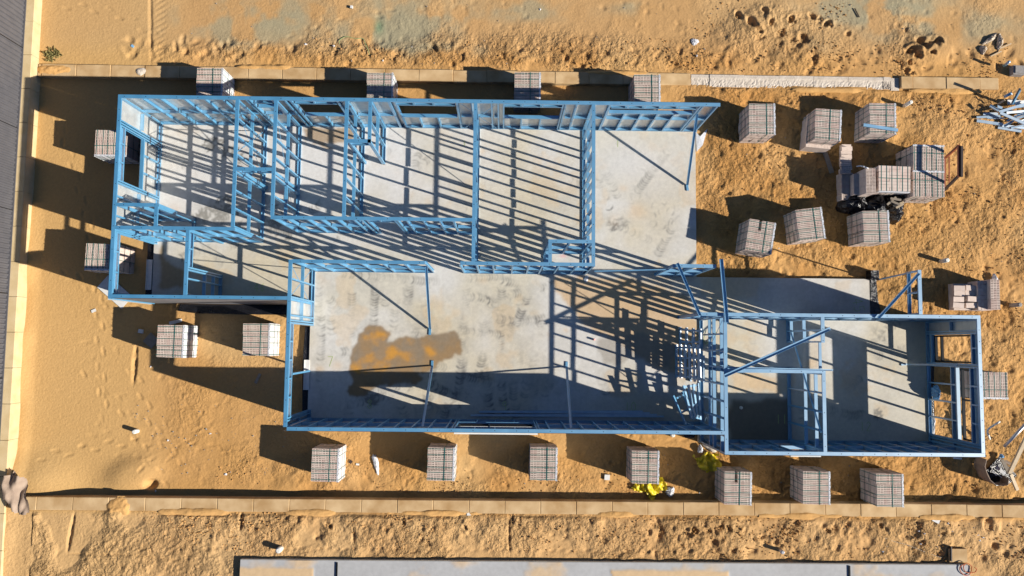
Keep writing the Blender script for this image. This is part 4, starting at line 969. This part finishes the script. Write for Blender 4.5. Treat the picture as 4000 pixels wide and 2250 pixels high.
for i, (px, py, lb) in enumerate([(3960,400,'pinkish white cardboard sheet behind the offcut pile'), (3990,402,'torn pale sheet at the right edge behind the offcut pile')]):
    b = MB(); b.box(-.2, -.07, 0, .2, .07, .012); o = b.obj('cardboard_sheet', WHITE); o.location = P(px, py, .05); o.rotation_euler = (.1, .05, .15*i); tag(o, lb, 'cardboard')
# top right litter
board('timber_stick', 'lower thin timber stick at the top right corner', 'stick', G(3868,221,.03), G(3911,201,.03), .03, .02, TIMB)
board('timber_stick', 'upper thin timber stick beside the greenish bag', 'stick', G(3905,190,.04), G(3949,171,.04), .03, .02, TIMB)
crumple('plastic_bag', 'long pale crumpled bag at the top right', 'bag', 3870, 152, -.05, .27, .07, .09, BAGP, 81, .65)
crumple('plastic_bag', 'small crumpled bag below the long pale one at the top right', 'bag', 3843, 192, -.05, .1, .13, .1, BAGP, 82)
crumple('plastic_bag', 'greenish brown wrapped bag right of the long pale one', 'bag', 3908, 162, -.05, .09, .24, .1, BAGP, 83, -.15)
tubething('blue_tube', 'short blue tube raised off the sand near the top right corner', 'tube', [P(3921,256,.12), P(3943,241,.38)], .04, STEEL, n=12)
b = MB(); b.box(-.17, -.14, 0, .17, .14, .18); b.box(-.12, -.1, .18, .15, .11, .21); o = b.obj('concrete_block', CEMENT); o.location = (*un(3978, 275, .1), -.05); o.rotation_euler = (0, 0, -.05); tag(o, 'grey concrete block at the right edge near the top', 'block')
board('dark_stick', 'dark stick lying on the green-tinged sand at the top right', 'stick', G(3338,33,.01), G(3356,68,.01), .025, .02, JARD)

# skip debris bottom right
tubething('bent_pipe', 'bent pale pipe lying right of the wing corner', 'pipe', [P(3867,1715,.02), P(3857,1690,.2), P(3858,1680,.25), P(3865,1672,.27), P(3906,1646,.3)], .028, PVC)
tubething('downpipe', 'long grey pipe leaning at the lower right edge', 'pipe', [P(3922,1745,.35), P(4010,1652,.7)], .045, GALV, n=14)
board('timber_post', 'long pale timber post reaching out of frame at the lower right', 'timber', P(3940,1846,.3), P(4014,1690,.75), .10, .07, TIMB)
board('timber_post', 'short pale timber post pointing down from the end of the long one', 'timber', P(3944,1850,.32), P(3970,1912,.2), .09, .06, TIMB)
board('timber_offcut', 'shaded timber board inside the debris at the lower right', 'timber', P(3912,1795,.1), P(3940,1850,.2), .10, .04, TIMG)
b = MB(); pts = [P(3856,1795,.35), P(3850,1822,.38), P(3856,1845,.4), P(3870,1875,.4), P(3890,1893,.38), P(3920,1899,.35), P(3940,1893,.3), P(3943,1868,.3)]
for (p, q) in zip(pts, pts[1:]):
    b.add([p, q, (q[0]+.03, q[1]+.02, -.15), (p[0]+.03, p[1]+.02, -.15)], [(0, 1, 2, 3)]); b.add([(p[0]-.02, p[1], p[2]), (q[0]-.02, q[1], q[2]), (q[0]+.005, q[1]+.02, -.16), (p[0]+.005, p[1]+.02, -.16)], [(3, 2, 1, 0)])
    b.add([(p[0]-.02, p[1], p[2]), (q[0]-.02, q[1], q[2]), q, p], [(0, 1, 2, 3)])
tag(b.obj('curved_sheet', CARD), 'curved brown sheet bent around rubbish at the lower right', 'sheet')
b = MB(); b.box(-.42, -.3, 0, .3, .35, .04); o = b.obj('black_tray', BLACKP); o.location = P(3908, 1860, -.12); o.rotation_euler = (0, 0, -.8); tag(o, 'black plastic tray lying inside the curved sheet', 'tray')
for i, (a, c, w, m, lb) in enumerate([((3877,1838),(3893,1856),.06,PLASW,'bright white plastic piece at the left of the black tray'), ((3885,1843),(3913,1866),.025,WHITE,'thin white strip across the black tray'), ((3890,1822),(3925,1852),.10,GALV,'grey metal plate above the black tray'), ((3878,1830),(3900,1848),.03,FRAMEB,'black strip above the white plastic piece'), ((3925,1800),(3945,1812),.08,CARD,'pink-brown scrap right of the shaded board')]):
    board('scrap_piece', lb, 'scrap', P(*a, .02+.02*i), P(*c, .04+.02*i), w, .015, m)
crumple('plastic_bag', 'blue film scrap in the shade at the lower right', 'plastic film', 3914, 1783, -.1, .07, .06, .06, PALEB, 91)
crumple('plastic_bag', 'white crumpled film below the curved sheet', 'plastic film', 3917, 1910, -.12, .14, .05, .06, PLASW, 92, -.3)
crumple('plastic_bag', 'blue and white film caught in the window wall of the right wing', 'plastic film', 3660, 1535, .1, .09, .2, .25, PALEB, 93)
crumple('plastic_bag', 'grey foil scrap at the foot of the right wing window wall', 'plastic film', 3645, 1655, -.08, .07, .3, .1, PLASW, 94)
# left bottom crumpled board
r = thing('packing_sheet', 'crumpled brown packing sheet in the bottom left corner beside the fence', 'packing sheet', (*un(75, 1930, .25), .18))
n = 26; xs = np.linspace(-.42, .38, n); ys = np.linspace(-.62, .55, n); X, Y = np.meshgrid(xs, ys)
Z = .10+.30*fbm(X, Y, .55, 501, 2)+.55*np.abs(fbm(X*1.6, Y*.45, .4, 505, 2))
edge = (np.abs((X+.1*np.sin(Y*6))/.34)**4+np.abs((Y+.2*X)/.52)**4+1.6*fbm(X, Y, .35, 509, 2)) < .9
o = grid_obj('sheet_fold', xs, ys, Z, np.ones(X.shape+(3,), np.float32), CARD, edge[:-1, :-1], False); o.parent = r
crumple('plastic_bag', 'pale bag lying on the crumpled brown sheet at the bottom left', 'bag', 42, 1895, .3, .09, .33, .16, CARD, 96, -.15)
# cards, cups and litter
def sheet(name, label, cat, px, py, w, l, rot, m, z=.015, t=.012, on=None):
    zz = on if on is not None else None
    if on is None: x, y, z0 = gp(px, py, z)
    else: x, y = un(px, py, on); z0 = on
    b = MB(); b.box(-w/2, -l/2, 0, w/2, l/2, t); o = b.obj(name, m); o.location = (x, y, z0+.012); o.rotation_euler = (random.uniform(-.03, .03), random.uniform(-.03, .03), math.radians(-rot)); return tag(o, label, cat)
sheet('fallen_board', 'white panel lying diagonally under the lower left corner of the house frame', 'panel', 448, 1140, .46, .95, 130, WHITE, .03)
sheet('litter_scrap', 'small pale scrap left of the shaded sand near the lower left house corner', 'litter', 366, 1214, .13, .08, -25, WHITE)
sheet('white_cup', 'white cup-shaped piece on shaded sand left of a brick pack', 'cup', 552, 1294, .13, .11, 10, WHITE, t=.06)
sheet('dark_sheet', 'dark square sheet in shade at the left foot of a brick pack', 'sheet', 590, 1330, .33, .33, 40, TIMG)
sheet('flashing_offcut', 'blue-white metal offcut above the brick pack left of the hall', 'metal offcut', 685, 1257, .36, .09, -14, PLASW, .05, .04)
sheet('litter_card', 'dark square card between the two left packs of the bottom row', 'litter', 1370, 1804, .085, .085, 40, JARD)
sheet('litter_card', 'small white card right of the dark square card', 'litter', 1397, 1814, .09, .05, 5, WHITE)
sheet('white_tile', 'square white tile left of the pack with yellow plastic', 'tile', 2371, 1864, .15, .15, 3, WHITE, .02, .05)
sheet('phone_card', 'tiny blue card on the smooth sand at the top left', 'litter', 518, 180, .09, .07, 35, PALEB)
sheet('white_box', 'tiny white box on the sand near the top edge', 'litter', 1374, 29, .07, .08, 10, WHITE, .02, .06)
sheet('litter_card', 'white square card on the strip below the bottom wall', 'litter', 1831, 2008, .1, .08, 0, WHITE)
sheet('litter_card', 'white and red printed card on the rough strip at the lower right', 'litter', 3658, 2030, .2, .16, 25, WHITE)
sheet('window_offcut', 'small pink and white strip under the bottom right house wall', 'litter', 3740, 1790, .25, .05, 4, WHITE)
sheet('grey_sheet', 'grey plastic sheet edge in shade between the left packs and the hall', 'sheet', 1007, 1478, .08, .3, 25, TIMG)
sheet('cover_slab', 'sandy square pit cover at the end of the neighbouring slab', 'pit cover', 3748, 2172, .5, .36, 0, LIME, .12, .06)
r_ = sheet('pit_edge', 'upright dark edge board beside the pit cover', 'edge board', 3718, 2165, .03, .4, 2, JARD, .12, .1)
crumple('crumpled_plastic', 'string of white crumpled plastic right of the first bottom row pack', 'plastic film', 1468, 1812, -.13, .07, .27, .06, PLASW, 101, .25)
YB = [(3095-0, 0)]
fold_sheet('yellow_bag', 'large yellow plastic bag above the fifth bottom row pack', 'yellow plastic', 2768, 1805, -.12, 0.34, 0.24, .1, .14, YEL, 110)
fold_sheet('yellow_bag', 'yellow plastic sticking out at the lower right of the fourth bottom row pack', 'yellow plastic', 2563, 1908, -.13, 0.27, 0.22, .4, .12, YEL, 111)
fold_sheet('yellow_bag', 'small yellow plastic piece at the lower left of the fourth bottom row pack', 'yellow plastic', 2495, 1900, -.13, 0.19, 0.14, -.3, .09, YEL, 112)
crumple('foil_ball', 'crumpled silver plastic beside the yellow plastic in the bottom row', 'plastic film', 2618, 1920, -.13, .13, .13, .1, PLASW, 113)
crumple('crumpled_plastic', 'crumpled grey leaves of plastic on the sand above the top wall', 'plastic film', 2714, 162, -.05, .11, .1, .05, PLASW, 114)
crumple('crumpled_plastic', 'crumpled clear film standing above the unstrapped far right stack', 'plastic film', 3888, 1090, -.1, .07, .16, .1, PLASW, 115)
crumple('wrap_tail', 'grey crumpled tape at the corner of the yellow bag', 'plastic film', 2737, 1755, -.1, .07, .12, .1, PLASW, 116)
crumple('wrap_tail', 'pale crumpled strip on the slab edge below the closet corner', 'plastic film', 2290, 1090, 0, .06, .1, .04, PLASW, 117, -.4)
crumple('wrapped_block', 'pale stone-look wrap panel at the step between hall and wing', 'wrap', 2782, 1730, -.12, .24, .26, .12, LIMEP, 118, sharp=.1)
LIT = [(870,2005,'beside the short groove left of the first pack'), (3450,2155,'at the upper edge of the neighbouring slab'), (3590,2075,'first in the rough strip'), (3612,2085,'second in the rough strip'), (3597,2125,'near the dark hole in the rough strip'), (3705,2045,'upper middle of the rough strip'), (3722,2075,'centre of the rough strip'), (3668,2092,'left of the centre of the rough strip'), (3806,2028,'top of the rough strip'), (3822,2090,'upper of three at the right'), (3840,2100,'middle of three at the right'), (3828,2112,'lowest of three at the right'),
       (3727,2148,'on the left of the pit cover'), (3758,2150,'on the right of the pit cover'), (3560,2180,'in the trench shadow'), (3207,2182,'in the trench shadow left'), (655,1720,'shard in the lower left sand'), (820,1694,'shard beside stones in the lower left sand'), (880,1853,'beside the dark hollow above the bottom wall'), (633,1832,'shard above the sand heap'), (607,1918,'on the shadow edge above the bottom wall'), (588,1432,'pebble at the edge of the long shadow'), (815,297,'near the first pack on the top wall'), (1193,172,'pebble left of the green cord'), (1610,183,'stone above the top wall'), (1495,236,'silver scrap above the second top pack'), (1303,178,'scrap inside the green cord loop'), (2722,217,'stone on the sand above the pale wall'), (2110,36,'pebble at the top centre'), (3380,1918,'scrap beside the rightmost bottom pack'), (2732,1925,'scrap between the yellow plastic and the next pack'), (1345,1787,'stone on shade right of the first bottom pack'), (3042,970,'white scrap right of the twisted pack'), (2775,2,'dot at the top')]
for i, (px, py, w) in enumerate(LIT[:-1]):
    crumple('litter_scrap', 'small white litter '+w, 'litter', px, py, zat(*un(px, py, 0)), random.uniform(.02, .045), random.uniform(.018, .035), .03, PLASW, 130+i, group='scattered white litter', n=7)
# crumbs of sand and pebbles nobody could count
def scatter(name, m, regs, smin, smax, label, seed):
    rd = random.Random(seed); b = MB()
    for (x0, x1, y0, y1, n, cl) in regs:
        cs = [(rd.uniform(x0, x1), rd.uniform(y0, y1)) for _ in range(max(3, n//45))]
        for i in range(n):
            if rd.random() < cl: c = rd.choice(cs); x = c[0]+rd.gauss(0, .28); y = c[1]+rd.gauss(0, .18)
            else: x = rd.uniform(x0, x1); y = rd.uniform(y0, y1)
            if any(a[0]-.1 < x < a[1]+.1 and a[2]-.1 < y < a[3]+.1 for a in SLAB) or not (y0-.1 < y < y1+.1): continue
            z = zat(x, y); r = smin+(smax-smin)*rd.random()**2.2; a0 = rd.uniform(0, 6.28); q = [r*rd.uniform(.6, 1.2) for _ in range(5)]
            vs = [(x+q[k]*math.cos(a0+k*1.257), y+q[k]*math.sin(a0+k*1.257), z-.01) for k in range(5)]+[(x+.55*q[k]*math.cos(a0+k*1.257+.3), y+.55*q[k]*math.sin(a0+k*1.257+.3), z+r*rd.uniform(.5, 1.1)) for k in range(5)]
            b.add(vs, [(k, (k+1) % 5, 5+(k+1) % 5, 5+k) for k in range(5)]+[(5, 6, 7, 8, 9)])
    o = b.obj(name, m); o['kind'] = 'stuff'; tag(o, label, name.replace('_', ' ')); return o
CLOD = noisy('sand_clod', (.50, .275, .10), (.60, .35, .15), 3, .95, spec=.1)
scatter('sand_crumbs', CLOD, [(-10, 4, -5.85, -4.75, 900, .7), (3, 15, -5.85, -4.75, 1500, .6), (5.8, 15.3, 2.1, 7.4, 1300, .6), (12.5, 15.3, -4.2, 2, 400, .5), (-8, 12, -4.25, -3.5, 900, .7), (-6, 15, 8.1, 9.0, 900, .7), (6, 10, 8.6, 10.2, 500, .8)], .010, .034, 'loose crumbs and clods of sand scattered over the rough sand', 77)
scatter('pebbles', CEMENT, [(-10.5, -5.8, -3.8, -1.8, 150, .4), (-5, 12, -4.2, -2.9, 60, .3), (6, 15, 2.5, 7, 60, .2), (-10, 15, 8.2, 10.2, 90, .2), (8, 15, -5.8, -4.8, 60, .4)], .010, .028, 'scattered small grey stones on the sand', 78)
# cords, cables, weeds
def cord(name, label, pts, r, m, z=.015):
    P3 = []
    for px, py in pts: x, y, z0 = gp(px, py); P3.append(Vector((x, y, z0+z)))
    out = []
    for i in range(len(P3)-1):
        p0 = P3[max(i-1, 0)]; p1 = P3[i]; p2 = P3[i+1]; p3 = P3[min(i+2, len(P3)-1)]
        for k in range(6):
            t = k/6; out.append(.5*((2*p1)+(p2-p0)*t+(2*p0-5*p1+4*p2-p3)*t*t+(3*p1-p0-3*p2+p3)*t**3))
    out.append(P3[-1]); return tubething(name, label, 'cord', out, r, m)
cord('cord_loop', 'loop of green cord on the sand above the top wall', [R(1,0,*p) for p in [(840,440),(845,400),(905,370),(960,380),(1010,390),(1075,390),(1100,440),(1125,500),(1142,550)]], .010, GREENC)
cord('orange_cable', 'coil of orange cable at the end of the neighbouring slab', [R(3,3,*p) for p in [(1960,1300),(1900,1330),(1900,1380),(1950,1420),(2000,1400),(2010,1330),(1960,1300),(1930,1340),(1960,1390),(2040,1390),(2060,1360),(2040,1340)]], .012, ORANGE, .16)
x0 = [(2758,1290),(2751,1310),(2749,1330),(2758,1345),(2768,1333),(2795,1315),(2796,1298),(2790,1280)]
tubething('green_hose', 'green hose loop seen through the narrow stud wall of the hall', 'hose', [P(px, py, .03) for px, py in x0], .012, GREENC)
cord('brown_cord', 'thin dark cord running over the rough strip at the lower right', [R(3,3,*p) for p in [(1090,1025),(1250,1090),(1400,1130),(1500,1170),(1640,1225),(1740,1258)]], .008, TIMG)
x, y, z = gp(207, 215)
b = MB()
for i in range(120):
    a = random.uniform(0, 6.28); q = .24*random.random()**.7; L = random.uniform(.05, .14); bx, by = q*math.cos(a)*1.1, q*math.sin(a)*.7; d = random.uniform(0, 6.28); ex, ey = bx+L*math.cos(d), by+L*math.sin(d); w = .006
    nx_, ny_ = -math.sin(d)*w, math.cos(d)*w; hz = random.uniform(.02, .09)
    b.add([(bx-nx_, by-ny_, 0), (bx+nx_, by+ny_, 0), ((bx+ex)/2+nx_, (by+ey)/2+ny_, hz), (ex, ey, hz*.6), ((bx+ex)/2-nx_, (by+ey)/2-ny_, hz)], [(0, 1, 2, 3, 4)])
o = b.obj('weed_clump', WEED); o.location = (x, y, z); tag(o, 'small green weed clump beside the left wall above the corner of the top wall', 'weed')
print('objects', len(bpy.data.objects))
